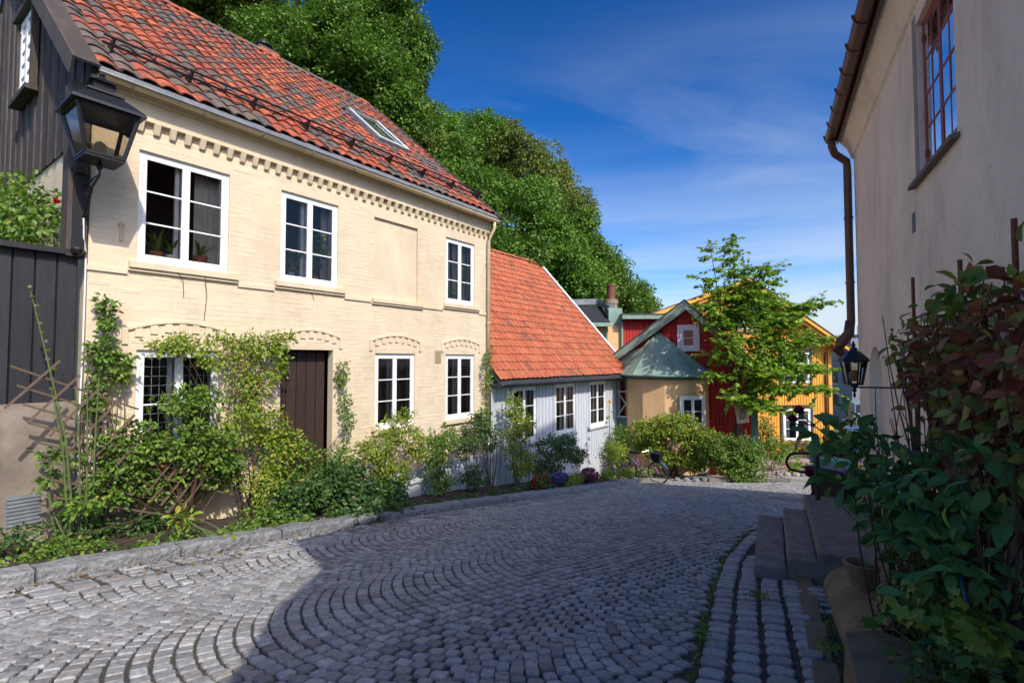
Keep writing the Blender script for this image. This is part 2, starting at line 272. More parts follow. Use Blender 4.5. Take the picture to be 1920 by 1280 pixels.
class Fr:      # a facade frame: t along the wall, q out of it, z up
    def __init__(s, P0, D, n): s.P = Vector((*P0, 0)); s.D = Vector((*D, 0)).normalized(); s.n = Vector((*n, 0)).normalized()
    def p(s, t, q, z): return s.P+s.D*t+s.n*q+Vector((0, 0, z))
    def box(s, mb, t0, t1, q0, q1, z0, z1):
        return mb.box8([s.p(t, q, z) for z in (z0, z1) for t, q in ((t0, q0), (t1, q0), (t1, q1), (t0, q1))])
FL = Fr((-5.6, 6.65), (.587, .8096), (.8096, -.587))
FG = Fr((-.5, 13.6), (.587, .8096), (.8096, -.587))
FR_ = Fr((1.07, -.545), (.454, .891), (-.891, .454))
FRED = Fr((4.3, 20.6), (.894, -.447), (-.447, -.894))
FY = Fr((0, 24), (1, 0), (0, -1))
def in_view(p, m=40):
    x, y, z = p; c = y*math.cos(PITCH)+z*math.sin(PITCH); v = z*math.cos(PITCH)-y*math.sin(PITCH)
    if c < .3: return False
    px = 960+951*x/c; py = 640-951*v/c
    return -m < px < 1920+m and -m < py < 1280+m
def variant(V, F): return (np.array(V, float), np.array([i for f in F for i in f]), np.array([len(f) for f in F]))
def pieces(name, parent, m, variants, items, limit=300, smooth=False, restname=None):
    """items: (variant, 4x4 numpy world matrix, importance radius). The ones showing largest become objects, the rest one mesh."""
    if not items: return
    sc = []
    for i, (k, M_, r) in enumerate(items):
        p = M_[:3, 3]; d = math.sqrt((p**2).sum()); sc.append((-(r/d) if in_view(p) else 1e3+d, i))
    sc.sort(); big = set(i for s_, i in sc[:limit] if s_ < 0)
    o_ = org(parent); T = Matrix.Translation(-o_)
    mes = [newmesh(name, v, l, c, m, smooth) for v, l, c in variants]
    for i in big:
        k, M_, r = items[i]; o = bpy.data.objects.new(name, mes[k]); COL.objects.link(o); o.parent = parent; o.matrix_basis = T @ Matrix(M_.tolist()); ORG[o.name] = o_
    rest = [it for i, it in enumerate(items) if i not in big]
    if rest:
        VV, LL, CC, off = [], [], [], 0
        for kk, (v, l, c) in enumerate(variants):
            Ms = np.array([M_ for k, M_, r in rest if k == kk])
            if not len(Ms): continue
            w = np.einsum('nij,vj->nvi', Ms[:, :3, :3], v)+Ms[:, None, :3, 3]
            VV.append(w.reshape(-1, 3)); LL.append((l[None]+np.arange(len(Ms))[:, None]*len(v)+off).ravel()); CC.append(np.tile(c, len(Ms))); off += len(Ms)*len(v)
        o = build(restname or name, (np.concatenate(VV), np.concatenate(LL), np.concatenate(CC)), m, parent, smooth); o['kind'] = 'stuff'
def M4(o, x, y, z, s=(1, 1, 1)):
    M_ = np.eye(4); M_[:3, 0] = np.array(x)*s[0]; M_[:3, 1] = np.array(y)*s[1]; M_[:3, 2] = np.array(z)*s[2]; M_[:3, 3] = np.array(o); return M_
def rot_axes(x, y, z, ax, ang):
    q = Matrix.Rotation(ang, 3, Vector(ax)); return q@Vector(x), q@Vector(y), q@Vector(z)

# leaves ------------------------------------------------------------
LEAF = {
 'quad': variant([(0, 0, 0), (-.34, .5, .1), (0, 1, -.06), (.34, .5, .1)], [(0, 2, 1), (0, 3, 2)]),
 'oval': variant([(0, 0, 0), (-.26, .3, .07), (0, .32, 0), (.26, .3, .07), (-.27, .64, .05), (0, .66, -.03), (.27, .64, .05), (0, 1, -.14)],
                 [(0, 2, 1), (0, 3, 2), (1, 2, 5, 4), (2, 3, 6, 5), (4, 5, 7), (5, 6, 7)]),
 'big': variant([(0, -.12, .0), (.012, -.12, 0), (0, 0, 0), (-.15, .14, .04), (0, .16, 0), (.15, .14, .04), (-.24, .42, .07), (0, .44, -.02), (.24, .42, .07), (-.18, .72, .03), (0, .74, -.09), (.18, .72, .03), (0, 1, -.22)],
                 [(0, 1, 2), (2, 4, 3), (2, 5, 4), (3, 4, 7, 6), (4, 5, 8, 7), (6, 7, 10, 9), (7, 8, 11, 10), (9, 10, 12), (10, 11, 12)]),
 'lobed': variant([(0, 0, 0), (-.42, .06, .03), (-.28, .3, .04), (-.55, .52, .02), (-.2, .6, .03), (0, 1, -.1), (.2, .6, .03), (.55, .52, .02), (.28, .3, .04), (.42, .06, .03), (0, .4, -.03)],
                 [(0, 10, 2, 1), (2, 10, 4, 3), (4, 10, 5), (5, 10, 6), (6, 10, 8, 7), (8, 10, 0, 9)]),
}
def norm(a): return a/np.maximum(np.linalg.norm(a, axis=-1, keepdims=True), 1e-9)
def leaf_mats(P, Dv, Nv, Sz):
    y = norm(Dv); z = norm(Nv-(Nv*y).sum(1, keepdims=True)*y); x = np.cross(y, z)
    M_ = np.zeros((len(P), 4, 4)); M_[:, :3, 0] = x*Sz[:, None]; M_[:, :3, 1] = y*Sz[:, None]; M_[:, :3, 2] = z*Sz[:, None]; M_[:, :3, 3] = P; M_[:, 3, 3] = 1
    return M_
def leaf_geo(Ms, kind):
    v, l, c = LEAF[kind]; w = np.einsum('nij,vj->nvi', Ms[:, :3, :3], v)+Ms[:, None, :3, 3]
    return w.reshape(-1, 3), (l[None]+np.arange(len(Ms))[:, None]*len(v)).ravel(), np.tile(c, len(Ms))
def clump_leaves(centres, out, per, cr, size, droop=.3):
    n_ = len(centres)*per; c = np.repeat(centres, per, 0); o = np.repeat(out, per, 0)
    off = rng.normal(size=(n_, 3)); off = norm(off)*(rng.random((n_, 1))**.5)*cr; off[:, 2] *= .7
    P = c+off; Dv = norm(off)*.7+o*.5+rng.normal(size=(n_, 3))*.5; Dv[:, 2] -= droop
    Nv = rng.normal(size=(n_, 3))*.55+o*.5; Nv[:, 2] += .7
    return leaf_mats(P, Dv, Nv, size*(.65+.7*rng.random(n_)))
def ell_points(blobs, n_, surf=.55):
    w = np.array([b[1][0]*b[1][1]+b[1][1]*b[1][2]+b[1][0]*b[1][2] for b in blobs]); w = w/w.sum(); idx = rng.choice(len(blobs), n_, p=w)
    d = norm(rng.normal(size=(n_, 3))); r = surf+(1-surf)*rng.random((n_, 1))
    c = np.array([b[0] for b in blobs], float)[idx]; s_ = np.array([b[1] for b in blobs], float)[idx]
    return c+d*s_*r, d
def frame_points(fr, blobs, n_, surf, qmin=.04):
    c, d = ell_points([((b[0], b[1], b[2]), (b[3], b[4], b[5])) for b in blobs], n_, surf)
    c[:, 1] = np.maximum(c[:, 1], qmin+.1*rng.random(len(c)))
    A = np.array([fr.D, fr.n, (0, 0, 1)]); return c@A+np.array(fr.P), d@A
def curve_pts(a, b, bend, n_=6, sag=0):
    a, b = Vector(a), Vector(b); m_ = (a+b)/2+Vector(bend); return [a*(1-t)**2+m_*2*t*(1-t)+b*t*t for t in [i/(n_-1) for i in range(n_)]]
def flower(mb, c, r, k=14, up=(0, 0, 1)):
    c = Vector(c)
    for i in range(k):
        a = 2.4*i; e = .2+1.2*(i/k); d = Vector((math.cos(a)*math.sin(e), math.sin(a)*math.sin(e), math.cos(e)))
        t_ = Vector((-math.sin(a), math.cos(a), 0)); rr = r*(.7+.4*rnd.random())
        mb.add([c, c+d*rr*.6-t_*rr*.38, c+d*rr+Vector((0, 0, rr*.12)), c+d*rr*.6+t_*rr*.38], [(0, 1, 2, 3)])
def shrub(label, cat, base, blobs, nclump, per, cr, size, leaf='quad', lm='lf_mid', stems=12, stemr=.008, stemm='cane', flowers=None, name='shrub', group=None, surf=.35, droop=.2, zmin=None, fr=None):
    base = Vector(base); t = thing(name, label, cat, base, group)
    if not fr: blobs = [((base.x+b[0][0], base.y+b[0][1], base.z+b[0][2]), b[1]) for b in blobs]
    samp = (lambda n_, s_: frame_points(fr, blobs, n_, s_)) if fr else (lambda n_, s_: ell_points(blobs, n_, s_))
    c, o = samp(nclump, surf)
    c[:, 2] = np.maximum(c[:, 2], np.array([gz(a, b) for a, b in c[:, :2]])+.06)
    Ms = clump_leaves(c, o, per, cr, size, droop)
    fo = build('foliage', leaf_geo(Ms, leaf), lm, t); fo['kind'] = 'stuff'
    mb = MB(); ks = rng.choice(len(c), min(stems, len(c)), replace=False)
    for k in ks:
        e = Vector(c[k]); st = base+Vector((rnd.uniform(-.12, .12), rnd.uniform(-.12, .12), -.04)); h = (e-st).length
        pts = curve_pts(st, e, (rnd.uniform(-.22, .22)*h, rnd.uniform(-.2, .2)*h, rnd.uniform(0, .2)*h), 6)
        mb.tube(pts, [stemr*(1-.6*i/5) for i in range(6)], 5, cap=False)
    if mb.v: build('stems', mb, stemm, t)
    if flowers:
        for (fm, nf, frad) in flowers:
            cf, of = samp(nf, .92)
            for q_ in range(nf):
                p = cf[q_].copy(); p[2] = max(p[2], gz(p[0], p[1])+.12)
                f_ = MB(); flower(f_, p, frad); build('flower', f_, fm, t)
    return t
def struct(name, mb, m, smooth=False):
    o = build(name, mb, m, None, smooth); o['kind'] = 'structure'; return o

# ================================================================== GROUND
ys = [-14, -6, -2, 0, 2, 4, 6, 8, 10, 12, 14, 16, 18, 20, 22, 24, 26, 30, 36, 45, 60, 90, 140, 210, 400, 900, 2500]
xs = [-2500, -600, -150, -60, -30, -15, -6, 0, 6, 12, 18, 24, 30, 50, 120, 500, 2500]
V = [(x, y, gz(x, y)-.10) for y in ys for x in xs]; nx = len(xs)
mb = MB(); mb.add(V, [(j*nx+i, j*nx+i+1, (j+1)*nx+i+1, (j+1)*nx+i) for j in range(len(ys)-1) for i in range(nx-1)]); struct('ground', mb, 'earth')

KERB = [(-8.0, -.25), (-6.2, 2.2), (-4.5, 4.62), (-2.9, 7.1), (-1.1, 9.65), (.5, 11.45), (2.4, 13.7), (3.9, 15.5)]
def resample(P, step):
    P = [Vector((*p, 0)) for p in P]; out = []; tot = sum((b-a).length for a, b in zip(P, P[1:])); n_ = max(1, round(tot/step))
    for k in range(n_+1):
        d = tot*k/n_
        for a, b in zip(P, P[1:]):
            L_ = (b-a).length
            if d <= L_+1e-6: out.append(a+(b-a)*(d/L_)); break
            d -= L_
    return out
def kerbx(y):
    for a, b in zip(KERB, KERB[1:]):
        if a[1] <= y <= b[1]: return a[0]+(b[0]-a[0])*(y-a[1])/(b[1]-a[1])
    return KERB[0][0] if y < KERB[0][1] else KERB[-1][0]+(y-15.5)*.6
# right edge of the lane: inner and outer line of the straight sett rows, running along the wall then curving away
INN = [(-1.9, -1.2), (.25, 1.5), (.98, 2.82), (1.81, 4.62), (2.35, 5.7), (3.3, 7.2), (4.9, 9.0), (7.0, 10.8), (9.4, 12.6)]
def innx(y):
    for a, b in zip(INN, INN[1:]):
        if a[1] <= y <= b[1]: return a[0]+(b[0]-a[0])*(y-a[1])/(b[1]-a[1])
    return INN[0][0] if y < INN[0][1] else 12
mb = MB(); yy = [-1.2+.5*i for i in range(36)]
mb.add([(x, y, gz(x, y)-.017) for y in yy for x in (kerbx(y)-.05, (kerbx(y)+innx(y))/2, innx(y)+2.2)], [(3*j+i, 3*j+i+1, 3*j+i+4, 3*j+i+3) for j in range(len(yy)-1) for i in range(2)])
road = struct('road', mb, 'joint')

def cobble_var(seed, sx, sy, round_=.985, bz=-.03, pw=7.0):
    r = random.Random(seed); V = []; n_ = 12
    for rad, z in ((1, bz), (1.0, -.007), (.91, .0025)):
        for j in range(n_):
            a = 2*math.pi*(j+.5)/n_; c, s_ = math.cos(a), math.sin(a); k = (abs(c)**pw+abs(s_)**pw)**(-1/pw)*round_
            r.seed(seed*100+j); k *= 1+r.uniform(-.085, .03)
            V.append((c*k*sx*rad, s_*k*sy*rad, z+(r.uniform(-.002, .002) if z > 0 else 0)))
    V.append((0, 0, .0035)); F = []
    for i in range(2):
        for j in range(n_): F.append((i*n_+j, i*n_+(j+1) % n_, (i+1)*n_+(j+1) % n_, (i+1)*n_+j))
    for j in range(n_): F.append((2*n_+j, 2*n_+(j+1) % n_, 3*n_))
    return variant(V, F)
def ground_axes(dx, dy):
    x = Vector((dx, dy, -.154*dy)).normalized(); z = UPN.copy(); z = (z-x*z.dot(x)).normalized(); y = z.cross(x); return x, y, z
CV = [cobble_var(k, .5*.105, .5*.103) for k in range(8)]
items = []
Vd = Vector((.75, .661, 0)).normalized(); Ud = Vector((Vd.y, -Vd.x, 0))
Wc = 2.3; Rr = Wc/2/math.sin(math.radians(47)); pitch = .112; half = math.radians(47)
for col_ in range(-9, 9):
    u0 = col_*Wc+1.11; v0 = rnd.random()*pitch
    for k in range(int(30/pitch)):
        v = -8+k*pitch+v0
        nst = int(2*half*Rr/.112)
        for j in range(nst):
            th = -half+(j+.5+(.5 if k % 2 else 0)*.0)*2*half/nst+rnd.uniform(-.008, .008)
            # arcs bulge uphill
            uu = u0+Rr*math.sin(th); vv = v-Rr*(math.cos(th)-math.cos(half))
            P_ = Ud*uu+Vd*vv; x, y = P_.x, P_.y
            if y < .8 or y > 15.9+.2*math.sin(x*1.3) or abs(x) > y*1.12+.6: continue
            if x < kerbx(y)+.74 or x > innx(y)-.04: continue
            T_ = Ud*math.cos(th)+Vd*math.sin(th)
            ax, ay, az = ground_axes(T_.x, T_.y); ang = rnd.gauss(0, .035); ax, ay, az = rot_axes(ax, ay, az, tuple(az), ang)
            ax, ay, az = rot_axes(ax, ay, az, tuple(ax), rnd.gauss(0, .03)); ax, ay, az = rot_axes(ax, ay, az, tuple(ay), rnd.gauss(0, .03))
            sy = (.70+.30*math.cos(th)**2) if abs(th) > .4 else 1.0
            items.append((rnd.randrange(8), M4((x, y, gz(x, y)+.010*math.sin(x*2.1+y)*math.cos(y*1.7)*.6+rnd.gauss(0, .0025)), ax, ay, az, (rnd.uniform(.84, 1.05), sy*rnd.uniform(.88, 1.04), 1)), .06))
pieces('cobblestone', road, 'cobble', CV, items, 300, smooth=False)
# long rows of bigger setts: three beside the kerb, four beside the steps
SV = [cobble_var(20+k, .5*.24, .5*.15, .98) for k in range(5)]
SW = [cobble_var(30+k, .5*.160, .5*.125, .96, pw=4.0) for k in range(5)]
items = []
for row in range(5):
    pts = resample([(a+(.09+.132*row), b-(.05+.09*row)) for a, b in KERB], .25)
    for a, b in zip(pts, pts[1:]):
        if b.y < .8: continue
        d = b-a; p = a+d*(.5+rnd.uniform(-.06, .06)); ax, ay, az = ground_axes(d.x, d.y); ax, ay, az = rot_axes(ax, ay, az, tuple(az), rnd.gauss(0, .03))
        items.append((rnd.randrange(5), M4((p.x, p.y, gz(p.x, p.y)+rnd.gauss(0, .003)), ax, ay, az, (rnd.uniform(.85, 1.05), rnd.uniform(.88, 1.0), 1)), .1))
pieces('edge_sett', road, 'cobble', SV, items, 250)
items = []
for row in range(5):
    base = [Vector((a, b, 0)) for a, b in INN]
    pts0 = []
    for i, p in enumerate(base):
        d = (base[min(i+1, len(base)-1)]-base[max(i-1, 0)]).normalized(); nn = Vector((d.y, -d.x, 0)); pts0.append(p+nn*(.09+.178*row))
    pts = resample([(p.x, p.y) for p in pts0], .145); off = rnd.random()
    for a, b in zip(pts, pts[1:]):
        if b.y < .8 or b.y > 11: continue
        d = b-a; p = a+d*(off+rnd.uniform(-.05, .05)); ax, ay, az = ground_axes(d.y, -d.x); ax, ay, az = rot_axes(ax, ay, az, tuple(az), rnd.gauss(0, .04))
        if p.x*.891-p.y*.454 > .33: continue
        if p.x*.891-p.y*.454 > -.2 and 4.95 < p.y: 
            if p.y < 7.2: continue
        items.append((rnd.randrange(5), M4((p.x, p.y, gz(p.x, p.y)+.004+rnd.gauss(0, .004)), ax, ay, az, (rnd.uniform(.9, 1.06), rnd.uniform(.88, 1.05), 1.15)), .08))
pieces('pale_sett', road, 'sett', SW, items, 200)

# kerb stones
mbk = MB(); kp = resample(KERB, .6)
for a, b in zip(kp, kp[1:]):
    d = (b-a).normalized(); nn = Vector((-d.y, d.x, 0)); mbk.add([(a.x, a.y, gz(a.x, a.y)-.02), (b.x, b.y, gz(b.x, b.y)-.02), tuple(Vector((b.x, b.y, gz(b.x, b.y)-.02))+nn*.2), tuple(Vector((a.x, a.y, gz(a.x, a.y)-.02))+nn*.2)], [(0, 1, 2, 3)])
kerb = struct('kerb', mbk, 'joint')
kp = resample(KERB, 1.25); KV = []
for k in range(len(kp)-1):
    a, b = kp[k], kp[k+1]; d = (b-a).normalized(); nn = Vector((-d.y, d.x, 0)); a = a+d*.012; b = b-d*.012; r = random.Random(k)
    mb = MB(); n_ = 9; ring = []
    for i in range(n_+1):
        p = a+(b-a)*i/n_; z = gz(p.x, p.y); j = lambda s=.013: r.uniform(-s, s)
        ring += [p+nn*j()+Vector((0, 0, z-.06)), p+nn*j()+Vector((0, 0, z+.085+j())), p+nn*(.025+j())+Vector((0, 0, z+.115+j())), p+nn*(.22+j())+Vector((0, 0, z+.12+j())), p+nn*.24+Vector((0, 0, z-.02))]
    F = [(i*5+q_, (i+1)*5+q_, (i+1)*5+q_+1, i*5+q_+1) for i in range(n_) for q_ in range(4)]+[(0, 1, 2, 3, 4), tuple(n_*5+q_ for q_ in (4, 3, 2, 1, 0))]
    mb.add(ring, F); build('kerb_stone', mb, 'kerb', kerb)
# planting bed behind the kerb
mb = MB(); P2 = resample(KERB, .8)
row = []
for p in P2:
    w0 = Vector((p.x, p.y, 0))+Vector((-.8096, .587, 0))*.18
    for k in range(4):
        q_ = w0+Vector((-.8096, .587, 0))*(k*.85); row.append((q_.x, q_.y, gz(q_.x, q_.y)+.09+.03*math.sin(k*2+p.y*3)))
mb.add(row, [(4*i+j, 4*i+4+j, 4*i+5+j, 4*i+1+j) for i in range(len(P2)-1) for j in range(3)]); struct('planting_bed', mb, 'soil', True)
# slab paths at the end of the cobbles
mb = MB(); mb.add([(x, y, gz(x, y)-.012) for y in (15.6, 17, 18.5, 20, 22, 24, 27) for x in (3.2, 6, 9, 12, 16, 22)], [(6*j+i, 6*j+i+1, 6*j+i+7, 6*j+i+6) for j in range(6) for i in range(5)]); path = struct('path', mb, 'joint')
SLV = [variant([(-.5, -.5, -.03), (.5, -.5, -.03), (.5, .5, -.03), (-.5, .5, -.03), (-.49, -.48, .004), (.48, -.49, .006), (.49, .48, .004), (-.48, .49, .006)], [(0, 1, 5, 4), (1, 2, 6, 5), (2, 3, 7, 6), (3, 0, 4, 7), (4, 5, 6, 7)]),
       variant([(-.5, -.47, -.03), (.47, -.5, -.03), (.5, .5, -.03), (-.5, .46, -.03), (-.48, -.46, .006), (.45, -.48, .003), (.49, .49, .006), (-.48, .45, .002)], [(0, 1, 5, 4), (1, 2, 6, 5), (2, 3, 7, 6), (3, 0, 4, 7), (4, 5, 6, 7)])]
items = []; y = 15.75
while y < 25.5:
    h = rnd.uniform(.5, .75); x = 3.4+rnd.random()*.5
    while x < 17:
        w = rnd.uniform(.6, 1.1); ax, ay, az = ground_axes(1, rnd.uniform(-.02, .02))
        if y > 20: ay = Vector((0, 1, -.02)); az = Vector((0, .02, 1))
        items.append((rnd.randrange(2), M4((x+w/2, y+h/2, gz(x, y+h/2)+rnd.gauss(0, .004)), ax, ay, az, (w-.02, h-.02, 1)), .5)); x += w
    y += h
pieces('paving_slab', path, 'slab', SLV, items, 300)

# ================================================================== facade helpers
def wall_holes(mb, fr, t0, t1, z0, z1, q, depth, holes):
    ts = sorted({t0, t1, *[h[0] for h in holes], *[h[1] for h in holes]}); zs = sorted({z0, z1, *[h[2] for h in holes], *[h[3] for h in holes]})
    for a, b in zip(ts, ts[1:]):
        for c, d in zip(zs, zs[1:]):
            if any(h[0] <= a and b <= h[1] and h[2] <= c and d <= h[3] for h in holes): continue
            mb.add([fr.p(a, q, c), fr.p(b, q, c), fr.p(b, q, d), fr.p(a, q, d)], [(0, 1, 2, 3)])
    for a, b, c, d in [h[:4] for h in holes]:
        for (p, r) in (((a, c), (a, d)), ((a, d), (b, d)), ((b, d), (b, c)), ((b, c), (a, c))):
            mb.add([fr.p(p[0], q, p[1]), fr.p(r[0], q, r[1]), fr.p(r[0], q-depth, r[1]), fr.p(p[0], q-depth, p[1])], [(0, 1, 2, 3)])
def window(fr, parent, t0, t1, z0, z1, q=-.04, dep=1.0, sashes=2, rows=3, cols=1, fm='white', gm='glass', fw=.055, sw=.05, lead=0, room=True, name='window', label=None, mull=True, curtain=None):
    mb = MB(); fd = .07
    fr.box(mb, t0, t0+fw, q-fd, q, z0, z1); fr.box(mb, t1-fw, t1, q-fd, q, z0, z1)
    fr.box(mb, t0+fw, t1-fw, q-fd, q-.002, z1-fw, z1); fr.box(mb, t0+fw, t1-fw, q-fd, q+.001, z0, z0+fw)
    W_ = build(name, mb, fm, parent, label=label)
    a0, a1, b0, b1 = t0+fw, t1-fw, z0+fw, z1-fw; w = (a1-a0)/sashes
    for s_ in range(sashes):
        s0, s1 = a0+s_*w+.003, a0+(s_+1)*w-.003; qs = q+.006; mb = MB()
        fr.box(mb, s0, s0+sw, qs-.04*dep, qs, b0+.003, b1-.003); fr.box(mb, s1-sw, s1, qs-.04*dep, qs, b0+.003, b1-.003)
        fr.box(mb, s0+sw, s1-sw, qs-.04, qs-.002, b1-.003-sw, b1-.003); fr.box(mb, s0+sw, s1-sw, qs-.04, qs-.002, b0+.003, b0+.003+sw*1.2)
        for hz in (b0+.12, b1-.12): fr.box(mb, s0+.004 if s_ == 0 else s1-.022, s0+.022 if s_ == 0 else s1-.004, qs+.001, qs+.012, hz-.03, hz+.03)
        build('sash', mb, fm, W_)
        g0, g1, h0, h1 = s0+sw, s1-sw, b0+.003+sw*1.2, b1-.003-sw; ph = (h1-h0)/rows; pw = (g1-g0)/cols
        for r in range(1, rows): m_ = MB(); fr.box(m_, g0, g1, qs-.032*dep, qs-.006*dep, h0+r*ph-.011, h0+r*ph+.011); build('muntin', m_, fm, W_)
        for c in range(1, cols): m_ = MB(); fr.box(m_, g0+c*pw-.011, g0+c*pw+.011, qs-.034*dep, qs-.008*dep, h0, h1); build('muntin', m_, fm, W_)
        for r in range(rows):
            for c in range(cols):
                m_ = MB(); tl = rnd.uniform(-.0015, .0015); m_.add([fr.p(g0+c*pw, qs-.022*dep+tl, h0+r*ph), fr.p(g0+(c+1)*pw, qs-.022*dep-tl, h0+r*ph), fr.p(g0+(c+1)*pw, qs-.022*dep-tl, h0+(r+1)*ph), fr.p(g0+c*pw, qs-.022*dep+tl, h0+(r+1)*ph)], [(0, 1, 2, 3)])
                build('pane', m_, gm, W_)
        if lead:
            m_ = MB(); nn_ = int((h1-h0)/.13); 
            for k in range(1, nn_): fr.box(m_, g0, g1, qs-.020, qs-.016, h0+k*(h1-h0)/nn_-.003, h0+k*(h1-h0)/nn_+.003)
            for k in range(1, 4): fr.box(m_, g0+k*(g1-g0)/4-.003, g0+k*(g1-g0)/4+.003, qs-.021, qs-.015, h0, h1)
            build('lead_strip', m_, 'zinc', W_)
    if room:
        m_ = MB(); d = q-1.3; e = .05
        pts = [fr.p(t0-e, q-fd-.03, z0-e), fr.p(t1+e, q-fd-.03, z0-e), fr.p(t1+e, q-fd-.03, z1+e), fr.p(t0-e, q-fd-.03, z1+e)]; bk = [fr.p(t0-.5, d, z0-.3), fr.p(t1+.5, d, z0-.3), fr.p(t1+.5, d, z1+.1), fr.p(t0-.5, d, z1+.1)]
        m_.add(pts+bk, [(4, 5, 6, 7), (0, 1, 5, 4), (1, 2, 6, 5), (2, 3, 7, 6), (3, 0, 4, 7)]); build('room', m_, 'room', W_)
    if room and sashes == 2:
        m_ = MB(); mid = (t0+t1)/2
        for a, b in ((t0+.03, t0+.055), (t1-.085, t1-.03), (mid-.10, mid-.045), (mid-.02, mid+.02)): fr.box(m_, a, b, q-fd-.10, q-fd-.055, z0+.02, z1-.02)
        fr.box(m_, t0-.02, t1+.02, q-fd-.11, q-fd-.002, z0-.03, z0+.03); build('inner_sash', m_, fm, W_)
    if curtain:
        for (c0, c1, cm) in curtain:
            m_ = MB(); k = 14; pts = []
            for i in range(k+1):
                t_ = c0+(c1-c0)*i/k; qq = q-.24+.018*math.sin(i*1.9); pts += [fr.p(t_, qq, z0+.05), fr.p(t_, qq, z1-.06)]
            m_.add(pts, [(2*i, 2*i+2, 2*i+3, 2*i+1) for i in range(k)]); build('curtain', m_, cm, W_, smooth=True)
    return W_
def brick_items(fr, t0, t1, z0, z1, q, holes, bw=.245, bh=.077):
    items = []; row = 0; z = z0
    while z < z1-.02:
        spans = [(t0, t1)]
        for h in holes:
            if h[2]-.01 < z+bh and z < h[3]+.01:
                ns = []
                for a, b in spans:
                    if h[1] <= a or h[0] >= b: ns.append((a, b)); continue
                    if h[0] > a: ns.append((a, h[0]))
                    if h[1] < b: ns.append((h[1], b))
                spans = ns
        zz_ = min(bh, z1-z)
        for a, b in spans:
            t = a-(bw/2 if row % 2 else 0)
            while t < b:
                s0, s1 = max(t, a)+.004, min(t+bw, b)-.004
                if s1-s0 > .03:
                    c = fr.p((s0+s1)/2, q, z+zz_/2); qy = rnd.gauss(0, .0012); x = (fr.D+fr.n*rnd.gauss(0, .004)).normalized(); zv = Vector((0, 0, 1)); yv = zv.cross(x)*-1
                    items.append((rnd.randrange(3), M4(c+fr.n*qy, x, fr.n, (0, 0, 1), (s1-s0, 1, zz_-.008)), .12))
                t += bw
        z += bh; row += 1
    return items
def bvar(pr, ch):
    e = ch; return variant([(-.5, -.002, -.5), (.5, -.002, -.5), (.5, -.002, .5), (-.5, -.002, .5), (-.5+e/3, pr, -.5+e), (.5-e/3, pr, -.5+e), (.5-e/3, pr, .5-e), (-.5+e/3, pr, .5-e)], [(0, 1, 5, 4), (1, 2, 6, 5), (2, 3, 7, 6), (3, 0, 4, 7), (4, 5, 6, 7)])
BV = [bvar(.0025, .10), bvar(.0035, .13), bvar(.002, .09)]
def tile_var(w, L_, amp, seed):
    r = random.Random(seed); n_ = 7; V = []; 
    def prof(u): return amp*(math.sin(2*math.pi*u-.6)+.25*math.sin(4*math.pi*u))
    for (y, dz) in ((0, .030), (L_, .0)):
        for i in range(n_+1): u = i/n_; V.append(((u-.5)*w*1.10, y+r.uniform(-.002, .002), prof(u)+dz))
    for i in range(n_+1): u = i/n_; V.append(((u-.5)*w*1.10, .001, prof(u)+.030-.018))
    F = [(i, i+1, n_+2+i, n_+1+i) for i in range(n_)]+[(2*n_+2+i, 2*n_+3+i, i+1, i) for i in range(n_)]
    F += [(n_, 3*n_+2, 2*n_+1), (0, n_+1, 2*n_+2)]
    return variant(V, F)
def roof_frame(fr, pit, qe, ze):
    a = math.radians(pit); up = (-fr.n*math.cos(a)+Vector((0, 0, 1))*math.sin(a)); nr = fr.n*math.sin(a)+Vector((0, 0, math.cos(a)))
    P = lambda t, s_, h=0: fr.p(t, qe, ze)+up*s_+nr*h
    return P, up, nr
def tile_roof(fr, pit, qe, ze, t0, t1, slen, w, ex, parent, m, amp=.021, skip=None, limit=300, jit=1.0):
    P, up, nr = roof_frame(fr, pit, qe, ze); var_ = [tile_var(w, ex*1.22, amp, k) for k in range(5)]; items = []
    nc = round((t1-t0)/w); w_ = (t1-t0)/nc; nr_ = int(slen/ex)
    for r in range(nr_):
        for c in range(nc):
            t = t0+(c+.5)*w_+rnd.gauss(0, .006*jit); s_ = .07*jit+r*ex+rnd.gauss(0, .014*jit)
            if skip and skip(t, s_): continue
            x, y, z = rot_axes(fr.D, up, nr, tuple(nr), rnd.gauss(0, .014*jit)); x, y, z = rot_axes(x, y, z, tuple(x), rnd.gauss(0, .012*jit))
            x, y, z = rot_axes(x, y, z, tuple(y), rnd.gauss(0, .02*jit))
            items.append((rnd.randrange(5), M4(P(t, s_, .012+rnd.random()*.006*jit+amp), x, y, z), w*.6))
    pieces('roof_tile', parent, m, var_, items, limit)
def ridge(pa, pb, parent, m, r=.11, step=.36):
    d = (Vector(pb)-Vector(pa)); L_ = d.length; n_ = int(L_/step); d.normalize(); sd = d.cross(Vector((0, 0, 1))).normalized(); V = []; k = 6
    for yy_, rr in ((0, r*1.06), (step*1.12, r*.94)):
        for i in range(k+1): a = math.pi*i/k; V.append((math.cos(a)*rr, yy_, math.sin(a)*rr))
    F = [(i+1, i, k+1+i, k+2+i) for i in range(k)]; V.append((0, 0, 0)); F += [(i, i+1, 2*k+2) for i in range(k)]
    items = [(0, M4(Vector(pa)+d*(i*step)+Vector((0, 0, rnd.uniform(-.006, .006)-.02)), sd, d, (0, 0, 1)), .15) for i in range(n_)]
    pieces('ridge_tile', parent, m, [variant(V, F)], items, 40)
